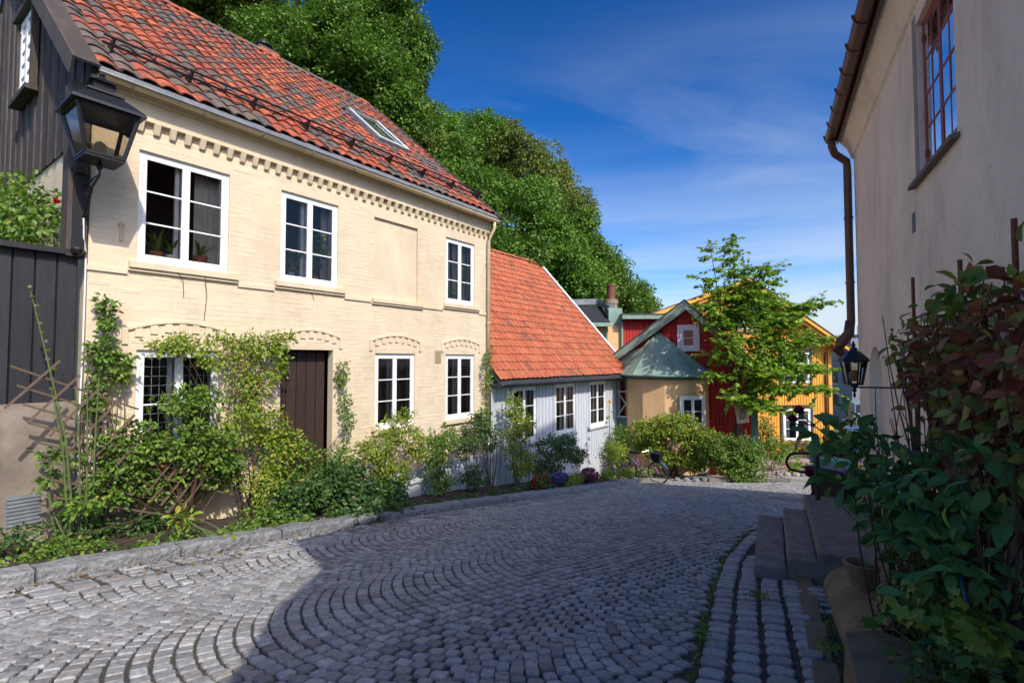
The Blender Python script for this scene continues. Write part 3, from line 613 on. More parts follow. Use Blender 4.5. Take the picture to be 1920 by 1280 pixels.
def gutter(mb, pa, pb, r, out, seg=8):
    pa, pb = Vector(pa), Vector(pb); o_ = Vector(out).normalized(); V = []; u = Vector((0, 0, 1))
    for p in (pa, pb):
        for rr in (r, r*.88):
            for i in range(seg+1): a = math.pi+math.pi*i/seg; V.append(p+o_*math.cos(a)*rr+u*math.sin(a)*rr)
    k = seg+1; F = []
    for i in range(seg): F += [(i, i+1, 2*k+i+1, 2*k+i), (k+i+1, k+i, 3*k+i, 3*k+i+1), (i, k+i, k+i+1, i+1), (2*k+i, 2*k+i+1, 3*k+i+1, 3*k+i)]
    F += [(0, 2*k, 3*k, k), (seg, k+seg, 3*k+seg, 2*k+seg)]
    mb.add(V, F)
def plank_items(P, xd, zd, nd, t0, t1, w, z0f, z1f, th=.02, gap=.006, vj=.0):
    out = []; n_ = round((t1-t0)/w); w_ = (t1-t0)/n_
    for i in range(n_):
        t = t0+(i+.5)*w_; za = z0f(t); zb = z1f(t)
        if zb-za < .05: continue
        o_ = P+xd*t+Vector(zd)*((za+zb)/2)+nd*(rnd.uniform(0, .003)); out.append((0, M4(o_, xd, zd, nd, (w_-gap, zb-za, th)), w_*.6))
    return out
PLV = [variant([(-.5, -.5, 0), (.5, -.5, 0), (.5, .5, 0), (-.5, .5, 0), (-.46, -.5, 1), (.46, -.5, 1), (.46, .5, 1), (-.46, .5, 1)], [(0, 1, 5, 4), (1, 2, 6, 5), (2, 3, 7, 6), (3, 0, 4, 7), (4, 5, 6, 7)])]

# ================================================================== CREAM HOUSE
LH = 8.42; TAN = math.tan(math.radians(41)); QE, ZE = .26, 3.83; RQ = -4.86
house = thing('cream_brick_house', 'cream painted brick house with mottled red and grey pantile roof and dark plank gable', 'house', FL.p(0, 0, gz(-5.6, 6.65)))
UPW = [(.54, 1.78), (2.65, 3.81), (6.82, 7.90)]; LOW = [(.57, 1.68), (4.73, 5.84), (6.83, 7.90)]
holes = [(a, b, 1.40, 3.0) for a, b in UPW]+[(a, b, -1.42, .155) for a, b in LOW]+[(2.69, 3.73, -2.45, .20)]
blind = (4.67, 5.9, 1.29, 2.99)
mb = MB(); wall_holes(mb, FL, 0, LH, -3.9, 3.95, 0, .16, holes[:6]+[(2.69, 3.73, -2.45, .20)]+[blind])
FL.box(mb, 4.67, 5.9, -.2, -.05, 1.29, 2.99)
for t_ in (LH,): mb.add([FL.p(t_, 0, -3.9), FL.p(t_, 2*RQ, -3.9), FL.p(t_, 2*RQ, 3.9), FL.p(t_, RQ, 8.1), FL.p(t_, 0, 3.95)], [(0, 1, 2, 3, 4)])
mb.add([FL.p(0, 0, -3.9), FL.p(0, 2*RQ, -3.9), FL.p(0, 2*RQ, 3.12), FL.p(0, 0, 3.12)], [(0, 3, 2, 1)])
mb.add([FL.p(0, 2*RQ, -3.9), FL.p(LH, 2*RQ, -3.9), FL.p(LH, 2*RQ, 3.9), FL.p(0, 2*RQ, 3.9)], [(3, 2, 1, 0)])
build('wall', mb, 'cream', house)
bh_ = [(a-.0, b+.0, c, d) for a, b, c, d in holes]+[blind]
excl = bh_+[(a-.08, b+.1, 1.28, 1.42) for a, b in UPW]+[(4.6, 6.05, 1.18, 1.3)]
pieces('brick', house, 'cream_brick', BV, brick_items(FL, .0, LH, -3.0, 3.36, -.0015, excl+[]), 300, restname='brick')
for a, b in ((-.02, .43), (1.93, 2.54), (3.96, 4.6), (6.06, 6.71), (8.05, LH)): mb = MB(); FL.box(mb, a, b, -.01, .028, 1.20, 1.262); build('string_course', mb, 'cream', house)
for a, b in UPW: mb = MB(); FL.box(mb, a-.1, b+.14, -.02, .075, 1.30, 1.385); FL.box(mb, a-.1, b+.14, -.02, .045, 1.255, 1.298); build('window_sill', mb, 'cream', house)
mb = MB(); FL.box(mb, 4.62, 6.04, -.02, .07, 1.21, 1.286); FL.box(mb, 4.62, 6.04, -.02, .045, 1.17, 1.208); build('window_sill', mb, 'cream', house)
for a, b in LOW: mb = MB(); FL.box(mb, a-.08, b+.1, -.02, .07, -1.52, -1.43); build('window_sill', mb, 'cream', house)
# flat top band, corbels
mb = MB(); FL.box(mb, 0, LH, -.02, .085, 3.40, 3.66); FL.box(mb, 0, LH, -.02, .115, 3.662, 3.72); FL.box(mb, -.03, LH+.03, -.02, .16, 3.722, 3.80); build('cornice', mb, 'cream', house)
cmesh = None
for k in range(41):
    t_ = .12+k*.2035; mb = MB()
    w = .043; a = FL.p
    mb.box8([a(t_-w*.8, 0, 3.25), a(t_+w*.8, 0, 3.25), a(t_+w*.8, .045, 3.255), a(t_-w*.8, .045, 3.255), a(t_-w, 0, 3.398), a(t_+w, 0, 3.398), a(t_+w, .095, 3.398), a(t_-w, .095, 3.398)])
    if cmesh is None: o = build('corbel', mb, 'cream', house); cmesh = o.data; t0_ = t_
    else: o = bpy.data.objects.new('corbel', cmesh); COL.objects.link(o); o.parent = house; o.location = FL.D*(t_-t0_)+Vector((0, 0, rnd.uniform(-.004, .004)))
# arched hoods over the ground floor openings
def hood(t0, t1, zb, rise):
    n_ = 12; poly = []; mb = MB()
    arc = lambda u: zb+rise*math.sin(math.pi*u)**.9
    for i in range(n_):
        u0, u1 = i/n_, (i+1)/n_; a, b = t0+(t1-t0)*u0, t0+(t1-t0)*u1; z0_, z1_ = arc(u0), arc(u1)
        mb.box8([FL.p(a, -.01, z0_-.035), FL.p(b, -.01, z1_-.035), FL.p(b, .032, z1_-.035), FL.p(a, .032, z0_-.035), FL.p(a, -.01, z0_), FL.p(b, -.01, z1_), FL.p(b, .032, z1_), FL.p(a, .032, z0_)])
    for a, b in ((t0-.07, t0), (t1, t1+.07)): FL.box(mb, a, b, -.01, .026, zb-.23, zb-.001)
    build('window_arch', mb, 'cream', house)
    k = 7
    for i in range(k):
        u = (i+.7)/(k+.4); t_ = t0+(t1-t0)*u; z_ = arc(u)-.037; m_ = MB(); FL.box(m_, t_-.045, t_+.045, -.01, .022, z_-.13, z_); build('corbel', m_, 'cream', house)
hood(.46, 1.82, .46, .13); hood(2.66, 3.86, .46, .12); hood(4.64, 5.95, .44, .12); hood(6.74, 8.06, .44, .11)
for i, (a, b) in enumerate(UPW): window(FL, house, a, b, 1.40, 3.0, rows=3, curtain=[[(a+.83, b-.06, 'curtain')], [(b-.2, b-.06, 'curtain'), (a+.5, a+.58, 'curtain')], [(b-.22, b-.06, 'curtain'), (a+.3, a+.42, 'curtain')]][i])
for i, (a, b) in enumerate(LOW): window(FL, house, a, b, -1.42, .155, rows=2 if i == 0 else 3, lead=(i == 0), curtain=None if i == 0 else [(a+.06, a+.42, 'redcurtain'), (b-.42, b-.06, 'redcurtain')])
# door
dr = MB(); FL.box(dr, 2.72, 3.70, -.30, -.24, -2.42, .17); door = build('door', dr, 'black', house)
pieces('plank', door, 'door', PLV, plank_items(FL.p(0, -.235, 0), FL.D, Vector((0, 0, 1)), FL.n, 2.72, 3.70, .196, lambda t: -2.42, lambda t: .15, .02, .008), 20)
mb = MB(); FL.box(mb, 2.6, 3.85, -.28, .30, -2.75, -2.47); build('door_step', mb, 'stone', house)
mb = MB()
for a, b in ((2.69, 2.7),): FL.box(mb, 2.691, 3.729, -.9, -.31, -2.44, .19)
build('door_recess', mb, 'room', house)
# vent, plinth, basement boxes
mb = MB(); FL.box(mb, 6.46, 6.66, -.01, .012, -.06, .24)
for k in range(8): FL.box(mb, 6.48, 6.64, .0, .02, -.04+k*.034, -.022+k*.034)
build('vent_grille', mb, 'signwood', house)
mb = MB(); FL.box(mb, 4.4, LH+.01, -.02, .05, -3.8, -2.42); build('plinth', mb, 'greyboard', house)
# roof slab, tiles, ridge
P, up, nr = roof_frame(FL, 41, QE, ZE); SL = (QE-RQ)/math.cos(math.radians(41))
mb = MB(); a = [P(-.06, 0, -.02), P(LH+.08, 0, -.02), P(LH+.08, SL, -.02), P(-.06, SL, -.02)]; b = [p-nr*.08 for p in a]; mb.box8(b+a)
q2 = 2*RQ-QE; a2 = [FL.p(-.06, RQ-.01, ZE+SL*math.sin(math.radians(41))-.02), FL.p(LH+.08, RQ-.01, ZE+SL*math.sin(math.radians(41))-.02), FL.p(LH+.08, q2, ZE), FL.p(-.06, q2, ZE)]
mb.box8([p-Vector((0, 0, .1)) for p in a2]+a2); build('roof', mb, 'dkwood', house)
sky_t = (6.05, 7.12); sky_s = ((QE+1.62)/math.cos(math.radians(41)), (QE+3.0)/math.cos(math.radians(41)))
tile_roof(FL, 41, QE, ZE, -.02, LH+.06, SL-.05, .25, .305, house, 'tile', skip=lambda t, s_: sky_t[0] < t < sky_t[1] and sky_s[0]-.1 < s_ < sky_s[1]-.1)
zr = ZE+SL*math.sin(math.radians(41)); ridge(FL.p(-.06, RQ, zr+.02), FL.p(LH+.08, RQ, zr+.02), house, 'tile')
# verge boards
for tt, nm in ((-.28, 0), (LH+.08, 1)):
    w = .26 if nm == 0 else .05
    for k in range(6):
        s0, s1 = k*SL/6+.004-.1*(k == 0), (k+1)*SL/6; m_ = MB(); a = [P(tt, s0, .055), P(tt+w, s0, .055), P(tt+w, s1, .055), P(tt, s1, .055)]; m_.box8([p-nr*.03 for p in a]+a); build('verge_board', m_, 'dkwood', house)
    m_ = MB(); x0 = tt-.025 if nm == 0 else tt+w; a = [P(x0, -.1, .06), P(x0+.03, -.1, .06), P(x0+.03, SL, .06), P(x0, SL, .06)]; m_.box8([p-nr*.24 for p in a]+a); build('barge_board', m_, 'dkwood', house)
# lead strip, gutter, brackets, downpipe
m_ = MB(); a = [P(-.03, -.13, .0), P(LH+.06, -.13, .0), P(LH+.06, .16, .012), P(-.03, .16, .012)]; m_.box8([p-nr*.012 for p in a]+a); build('flashing', m_, 'zinc', house)
m_ = MB(); gutter(m_, FL.p(-.02, .27, 3.77), FL.p(LH+.12, .27, 3.72), .07, FL.n); build('gutter', m_, 'cream_trim', house)
for k in range(10):
    t_ = .35+k*.9; m_ = MB(); pts = [FL.p(t_, .27+math.cos(a)*.075, 3.765-.006*k+math.sin(a)*.075) for a in [math.pi+math.pi*i/8 for i in range(9)]]; m_.tube(pts+[FL.p(t_, .20, 3.84)], .008, 5); build('gutter_bracket', m_, 'zinc', house)
m_ = MB(); m_.tube([FL.p(LH-.03, .27, 3.68), FL.p(LH-.03, .26, 3.5), FL.p(LH-.05, .14, 3.3), FL.p(LH-.06, .10, 3.15), FL.p(LH-.06, .09, -1.9)], .042, 10); build('downpipe', m_, 'cream_trim', house, smooth=True)
m_ = MB(); m_.tube([FL.p(LH-.06, .09, -1.88), FL.p(LH-.06, .09, -3.25)], .047, 10); build('downpipe', m_, 'greyboard', house, smooth=True, label='grey lower length of the downpipe')
for z in (2.6, 1.0, -.6, -2.1): m_ = MB(); m_.lathe(FL.p(LH-.06, .09, z), [(.052, -.02), (.052, .02)], 10); build('pipe_clip', m_, 'cream_trim', house)
# snow guard
for hh in (.10, .20):
    m_ = MB(); m_.tube([P(.12, .70, hh+.06), P(LH, .70, hh+.06)], .018, 6); build('snow_rail', m_, 'iron', house)
for k in range(9):
    t_ = .25+k*1.0; m_ = MB(); m_.prism([P(t_-.015, .68, .04), P(t_-.01, .94, .05), P(t_-.01, .76, .24), P(t_-.01, .70, .24)], FL.D*.02); build('snow_bracket', m_, 'iron', house)
    m_ = MB(); m_.tube([P(t_+.5, .72, .14), P(t_+.5, .72, .24)], .008, 5); build('snow_bracket', m_, 'iron', house)
# skylight
m_ = MB(); s0, s1 = sky_s; hh = .13
for (ta, tb, sa, sb) in ((sky_t[0], sky_t[0]+.09, s0, s1), (sky_t[1]-.09, sky_t[1], s0, s1), (sky_t[0]+.09, sky_t[1]-.09, s0, s0+.1), (sky_t[0]+.09, sky_t[1]-.09, s1-.1, s1)):
    a = [P(ta, sa, hh), P(tb, sa, hh), P(tb, sb, hh), P(ta, sb, hh)]; m_.box8([p-nr*.13 for p in a]+a)
skl = build('skylight', m_, 'zinc', house); m_ = MB(); m_.add([P(sky_t[0]+.09, s0+.1, hh-.03), P(sky_t[1]-.09, s0+.1, hh-.03), P(sky_t[1]-.09, s1-.1, hh-.03), P(sky_t[0]+.09, s1-.1, hh-.03)], [(0, 1, 2, 3)]); build('pane', m_, 'glass_r', skl)
m_ = MB(); a = [P(sky_t[0]+.09, s0+.1, .01), P(sky_t[1]-.09, s0+.1, .01), P(sky_t[1]-.09, s1-.1, .01), P(sky_t[0]+.09, s1-.1, .01)]; m_.add(a, [(0, 1, 2, 3)]); build('blind', m_, 'greyboard', skl)
m_ = MB(); hh = .145
for (ta, tb, sa, sb) in ((sky_t[0]+.06, sky_t[0]+.10, s0+.06, s1-.05), (sky_t[1]-.10, sky_t[1]-.06, s0+.06, s1-.05), (sky_t[0]+.1, sky_t[1]-.1, s0+.06, s0+.11)):
    a = [P(ta, sa, hh), P(tb, sa, hh), P(tb, sb, hh), P(ta, sb, hh)]; m_.box8([p-nr*.02 for p in a]+a)
build('sash', m_, 'white', skl)
# chimney with cowl
cx_ = FL.p(5.1, -5.4, 0); ch = MB(); ch.box((cx_.x, cx_.y, 8.1), (.56, .56, 1.16), .94); chim = build('chimney', ch, 'joint', house)
items = []
for r in range(14):
    for sd in range(4):
        for k in range(2):
            a = .94+sd*math.pi/2; d = Vector((math.cos(a), math.sin(a), 0)); tt = Vector((-d.y, d.x, 0)); items.append((0, M4(cx_+d*.281+tt*((k-.5)*.28+(.03 if r % 2 else -.03))+Vector((0, 0, 7.56+r*.08)), tt, d, (0, 0, 1), (.26, 1.5, .068)), .1))
pieces('brick', chim, 'brick', BV, items, 60)
m_ = MB(); m_.lathe((cx_.x, cx_.y, 8.68), [(.2, 0), (.2, .03), (.15, .05), (.15, .12), (.22, .14), (.2, .2), (.1, .27), (.03, .3), (.02, .36)], 14); build('cowl', m_, 'iron', chim)
# plank gable
zroof = lambda q_: min(ZE+(QE-q_)*TAN, 1e9)
items = []
nb_ = 44
for i in range(nb_):
    q_ = -.02-(i+.5)*(2*4.84/nb_); zt = (ZE+(QE-q_)*TAN if q_ > RQ else ZE+(QE-(2*RQ-q_))*TAN)-.12
    if zt < 3.2: continue
    wq = 2*4.84/nb_
    pr = .03 if i % 2 else .012
    items.append((0, M4(FL.p(-.012, q_, (3.05+zt)/2), FL.n*-1, (0, 0, 1), FL.D*-1, ((wq+.01)*(.8 if i % 2 else 1.2), zt-3.05, pr)), wq))
pieces('plank', house, 'dkwood', PLV, items, 60)
FGB = Fr(tuple(FL.p(-.05, 0, 0).xy), tuple((FL.n*-1).xy), tuple((FL.D*-1).xy))
window(FGB, house, 2.85, 3.75, 4.55, 5.95, q=.05, rows=5, cols=1, room=False, gm='glass_r', fw=.07)
m_ = MB(); FGB.box(m_, 2.7, 3.9, .0, .16, 4.44, 4.52); build('window_sill', m_, 'dkwood', house); m_ = MB(); FGB.box(m_, 2.7, 3.9, .0, .14, 5.97, 6.06); FGB.box(m_, 2.74, 2.83, .0, .09, 4.53, 5.96); FGB.box(m_, 3.77, 3.86, .0, .09, 4.53, 5.96); build('window_casing', m_, 'dkwood', house)
m_ = MB(); FGB.box(m_, 2.84, 3.76, .0, .03, 4.54, 5.96); build('blind', m_, 'darkwin', house)
m_ = MB(); FL.box(m_, -.24, -.03, -.2, .06, 1.35, 3.62); build('corner_post', m_, 'dkwood', house)

# black fence on a concrete wall, left of the house
fen = thing('plank_fence', 'black stained plank fence standing on an old concrete wall beside the cream house', 'fence', FL.p(-1.8, 0, -1.6))
m_ = MB(); FL.box(m_, -3.6, -.075, -.25, .0, -3.2, -.52); build('concrete_base', m_, 'concrete', fen)
pieces('plank', fen, 'fence', PLV, plank_items(FL.p(0, -.07, 0), FL.D, Vector((0, 0, 1)), FL.n, -3.6, -.09, .205, lambda t: -.515-.0*t, lambda t: 1.36, .03, .006), 30)
m_ = MB(); FL.box(m_, -3.6, -.085, -.16, -.072, -.51, 1.35); build('fence_back', m_, 'black', fen)
m_ = MB(); FL.box(m_, -3.6, -.06, -.2, .06, 1.362, 1.43); build('cap_rail', m_, 'fence', fen)
m_ = MB(); FL.box(m_, -.7, -.38, -.02, .006, -2.0, -1.62)
for k in range(8): FL.box(m_, -.69, -.39, .004, .02, -1.98+k*.045, -1.96+k*.045)
build('vent_grille', m_, 'zinc', fen)
m_ = MB(); m_.tube([FL.p(-.04, .035, 1.9), FL.p(-.03, .04, 1.3), FL.p(-.03, .03, .1), FL.p(-.05, .035, -.9), FL.p(-.03, .03, -1.6), FL.p(-.3, .04, -1.85)], .011, 6)
solo('white_cable', m_, 'cablewhite', 'white cable running down the house corner beside the black fence', 'cable', FL.p(-.03, .035, .1))
m_ = MB(); FL.box(m_, .02, .52, .015, .14, -2.05, -1.68); FL.box(m_, -.0, .54, .01, .16, -1.68, -1.65)
solo('meter_box', m_, 'boxpaint', 'pale grey green utility box low on the wall behind the trellis', 'box', FL.p(.27, .02, -2.05))
m_ = MB(); FL.box(m_, 4.95, 5.75, .052, .30, -3.1, -2.62); FL.box(m_, 4.9, 5.8, .052, .34, -2.615, -2.56); FL.box(m_, 5.0, 5.3, .301, .31, -3.0, -2.7)
solo('cellar_hatch', m_, 'greyboard', 'light grey boxed cellar hatch at the foot of the cream wall', 'hatch', FL.p(5.3, .1, -3.1))

# old lantern on the corner
lc = Vector((-5.11, 6.2, 0)); A1, A2 = FL.n, FL.D
lan = thing('wall_lantern', 'large old black four sided lantern on a bracket at the cream house corner', 'lantern', lc+Vector((0, 0, 2.3)))
def sq(c, h, z): return [c+A1*i*h+A2*j*h+Vector((0, 0, z)) for i, j in ((-1, -1), (1, -1), (1, 1), (-1, 1))]
bo, to = sq(lc, .19, 2.50), sq(lc, .30, 3.03)
m_ = MB()
for i in range(4): m_.bar(bo[i], to[i], .034, .034); m_.bar(bo[i], bo[(i+1) % 4], .036, .03); m_.bar(to[i], to[(i+1) % 4], .036, .036)
m_.box8(sq(lc, .20, 2.455)+sq(lc, .20, 2.484)); build('frame', m_, 'iron', lan)
for i in range(4):
    m_ = MB(); a, b, c, d = bo[i], bo[(i+1) % 4], to[(i+1) % 4], to[i]; m_.add([a, b, c, d], [(0, 1, 2, 3)]); build('pane', m_, 'lanternglass', lan)
m_ = MB(); r0, r1, r2 = sq(lc, .37, 3.045), sq(lc, .36, 3.085), sq(lc, .16, 3.27); m_.box8(r0+r1); 
m_.add(r1+r2, [(0, 1, 5, 4), (1, 2, 6, 5), (2, 3, 7, 6), (3, 0, 4, 7)]); m_.box8(sq(lc, .19, 3.268)+sq(lc, .18, 3.30)); m_.box8(sq(lc, .10, 3.30)+sq(lc, .11, 3.42)); m_.box8(sq(lc, .15, 3.42)+sq(lc, .07, 3.47)); build('lantern_roof', m_, 'iron', lan)
m_ = MB(); m_.lathe((lc.x, lc.y, 3.47), [(.03, 0), (.045, .03), (.02, .06), (.035, .08), (.008, .12)], 10); build('finial', m_, 'iron', lan)
m_ = MB(); m_.lathe((lc.x, lc.y, 2.5), [(.03, 0), (.035, .05), (.02, .06), (.055, .1), (.065, .14), (.05, .19), (.02, .21)], 12); build('lamp_bulb', m_, 'lampglass', lan, smooth=True)
m_ = MB(); w0 = FL.p(-.08, .07, 0); vz = lambda z: Vector((0, 0, z))
m_.tube([w0+vz(2.28), lc+vz(2.30), lc+vz(2.46)], .016, 8); m_.tube([w0+vz(1.85), w0+A1*.16+vz(2.0), w0+A1*.34+vz(2.2), lc+vz(2.29)], .016, 8)
pts = [w0+A1*(.20+.085*math.cos(a))+vz(2.16+.085*math.sin(a)) for a in [i*.5 for i in range(12)]]; m_.tube(pts, .010, 6); m_.tube([w0+A1*.1+vz(1.9), w0+A1*.22+vz(1.95), w0+A1*.26+vz(2.06)], .01, 6)
m_.lathe((lc.x, lc.y, 2.36), [(.02, 0), (.04, .04), (.02, .09)], 8); build('bracket', m_, 'iron', lan)
m_ = MB(); FL.box(m_, -.19, -.06, .055, .085, 1.45, 2.42); m_.lathe(FL.p(-.125, .07, 2.42), [(.07, 0), (.09, .05), (.05, .12), (.02, .16)], 10); m_.lathe(FL.p(-.125, .07, 1.34), [(.01, 0), (.06, .04), (.08, .09), (.06, .12)], 10); build('back_plate', m_, 'iron', lan)
m_ = MB(); m_.tube([lc+vz(2.4), lc-A1*.25+vz(2.2), w0+A1*.02+vz(1.9), FL.p(-.07, .08, 1.6), FL.p(-.04, .06, 1.42)], .010, 6); build('cable', m_, 'cablewhite', lan)
m_ = MB(); FL.box(m_, .33, .35, .01, .05, 1.65, 1.9); FL.box(m_, .31, .37, .01, .03, 1.86, 1.88); solo('iron_pintle', m_, 'cream_trim', 'small iron hinge pin painted cream at the wall corner below the lantern', 'hinge pin', FL.p(.34, .01, 1.65))

# plants standing inside the windows
def potplant(t, z, r, pm, label, nl, ln, kind='strap', h=.5):
    b = FL.p(t, -.24, z); T_ = thing('potted_plant', label, 'potted plant', b, 'plants on the upper window sills')
    m_ = MB(); m_.lathe(b, [(r*.7, 0), (r, r*1.5), (r*1.08, r*1.5), (r*1.08, r*1.8), (r*.95, r*1.8)], 14); build('pot', m_, pm, T_, smooth=False)
    m_ = MB()
    if kind == 'strap':
        for i in range(nl):
            a = 2.4*i; e = rnd.uniform(.3, 1.1); L_ = ln*rnd.uniform(.7, 1.1); d = Vector((math.cos(a), math.sin(a), 0)); pts = [b+vz(r*1.7)+d*(s_*L_*math.sin(e))*.6+vz(L_*(s_*math.cos(e*.6)*1.0-s_*s_*.45*e)) for s_ in (0, .3, .6, .85, 1)]
            sd = Vector((-d.y, d.x, 0))*.018; V = []; 
            for k, p in enumerate(pts): w = (1, 1.3, 1.1, .7, .1)[k]; V += [p-sd*w, p+sd*w]
            m_.add(V, [(2*k, 2*k+1, 2*k+3, 2*k+2) for k in range(4)])
        build('leaf_rosette', m_, 'lf_mid', T_)
    else:
        c = np.array([b+vz(r*1.8+h*u)+Vector((rnd.uniform(-.1, .1), rnd.uniform(-.06, .06), 0)) for u in [i/14 for i in range(15)]]); o = norm(rng.normal(size=(15, 3)))
        fo = build('foliage', leaf_geo(clump_leaves(c, o, nl, .10, ln), 'oval'), 'lf_mid', T_); fo['kind'] = 'stuff'
        m_.tube([b+vz(r*1.5), b+vz(r*1.8+h)], .006, 5); build('stem', m_, 'stem', T_)
potplant(.86, 1.46, .085, 'terracotta', 'strap leaved plant in a terracotta pot behind the left sash of the biggest upper window', 12, .5)
potplant(1.06, 1.46, .075, 'white', 'pale potted strap leaved plant in the middle of the biggest upper window', 10, .42)
potplant(1.46, 1.46, .10, 'terracotta', 'arching plant in a wide terracotta pot by the curtain of the biggest upper window', 12, .36)
potplant(2.98, 1.46, .08, 'bluepot', 'thin leaved plant in a pale blue pot in the middle upper window', 6, .09, 'bush', .4)
potplant(3.46, 1.46, .075, 'terracotta', 'bushy plant in a terracotta pot in the middle upper window', 10, .09, 'bush', .75)
potplant(7.56, 1.46, .07, 'terracotta', 'tall leafy plant behind the upper window nearest the downpipe', 12, .10, 'bush', 1.0)
potplant(7.1, 1.46, .07, 'bluepot', 'low leafy plant in the left sash of the upper window nearest the downpipe', 8, .08, 'bush', .35)

# ================================================================== GREY HOUSE
gh = thing('grey_board_house', 'low grey board and batten house with orange pantile roof and white verge', 'house', FG.p(0, 0, -3.4))
GW = [(.85, 2.08), (3.16, 4.49), (5.54, 6.84)]; gholes = [(a, b, -2.36, -.76) for a, b in GW]
mb = MB(); wall_holes(mb, FG, -.1, 8.05, -4.8, -.5, 0, .12, gholes); mb.add([FG.p(8.05, 0, -4.8), FG.p(8.05, -8.7, -4.8), FG.p(8.05, -8.7, -.3), FG.p(8.05, -4.35, 4.3), FG.p(8.05, 0, -.3)], [(0, 1, 2, 3, 4)]); build('wall', mb, 'greyboard', gh)
its = []
def batten(t, z0, z1, w=.05): its.append((0, M4(FG.p(t, 0, (z0+z1)/2), FG.D, (0, 0, 1), FG.n, (w, z1-z0, .024)), .1))
k = 0
while k < 43:
    t_ = -.02+k*.19; k += 1
    hit = [h for h in gholes if h[0]-.12 < t_ < h[1]+.12]
    if hit: batten(t_, -.66, -.56); batten(t_, -4.6, -2.50)
    elif t_ < 8.0: batten(t_, -4.6, -.56)
pieces('batten', gh, 'greyboard', PLV, its, 120)
m_ = MB(); FG.box(m_, -.1, 8.07, .0, .035, -4.8, -3.45); build('plinth', m_, 'greyboard', gh)
for a, b in GW:
    window(FG, gh, a, b, -2.36, -.76, q=-.01, rows=3, curtain=[(a+.06, a+.3, 'curtain'), (b-.3, b-.06, 'curtain')])
    m_ = MB(); FG.box(m_, a-.09, a-.002, .001, .032, -2.36, -.70); FG.box(m_, b+.002, b+.09, .001, .032, -2.36, -.70); FG.box(m_, a, b, .001, .034, -.758, -.70); FG.box(m_, a-.13, b+.13, .001, .075, -2.44, -2.37); build('window_casing', m_, 'greyboard', gh)
m_ = MB(); FG.box(m_, 7.97, 8.08, .0, .04, -4.6, -.56); build('corner_board', m_, 'white', gh)
GP, gup, gnr = roof_frame(FG, 48, .36, -.54); GS = (.36+4.05)/math.cos(math.radians(48))
mb = MB(); a = [GP(-.14, 0, -.02), GP(8.5, 0, -.02), GP(8.5, GS, -.02), GP(-.14, GS, -.02)]; mb.box8([p-gnr*.08 for p in a]+a); zr = -.54+GS*math.sin(math.radians(48))
a = [FG.p(-.14, -4.06, zr-.02), FG.p(8.5, -4.06, zr-.02), FG.p(8.5, -8.5, -.6), FG.p(-.14, -8.5, -.6)]; mb.box8([p-vz(.1) for p in a]+a); build('roof', mb, 'darktrim', gh)
tile_roof(FG, 48, .36, -.54, -.14, 8.5, GS-.05, .235, .305, gh, 'tile2', amp=.014, jit=.5)
ridge(FG.p(-.14, -4.06, zr+.02), FG.p(8.45, -4.06, zr+.02), gh, 'tile2', .10)
m_ = MB(); a = [GP(8.48, -.12, .085), GP(8.60, -.12, .085), GP(8.60, GS, .085), GP(8.48, GS, .085)]; m_.box8([p-gnr*.03 for p in a]+a); a = [GP(8.60, -.12, .085), GP(8.63, -.12, .085), GP(8.63, GS, .085), GP(8.60, GS, .085)]; m_.box8([p-gnr*.2 for p in a]+a); build('verge_board', m_, 'white', gh)
m_ = MB(); FG.box(m_, -.14, 8.46, .02, .34, -.66, -.60); FG.box(m_, -.14, 8.46, .30, .345, -.72, -.56); gutter(m_, FG.p(-.14, .42, -.60), FG.p(8.46, .42, -.62), .065, FG.n); build('gutter', m_, 'darktrim', gh)
m_ = MB(); m_.tube([FG.p(8.25, .42, -.66), FG.p(8.22, .40, -.78), FG.p(8.12, .1, -1.05), FG.p(8.12, .07, -1.2), FG.p(8.12, .07, -4.4)], .04, 8); build('downpipe', m_, 'darktrim', gh, smooth=True)

# ================================================================== RED AND ORANGE HOUSE WITH THE ROUND BAY
rh = thing('red_gabled_house', 'red boarded house with green copper gable and an orange round bay under a cone roof', 'house', (6.5, 20, -4.4))
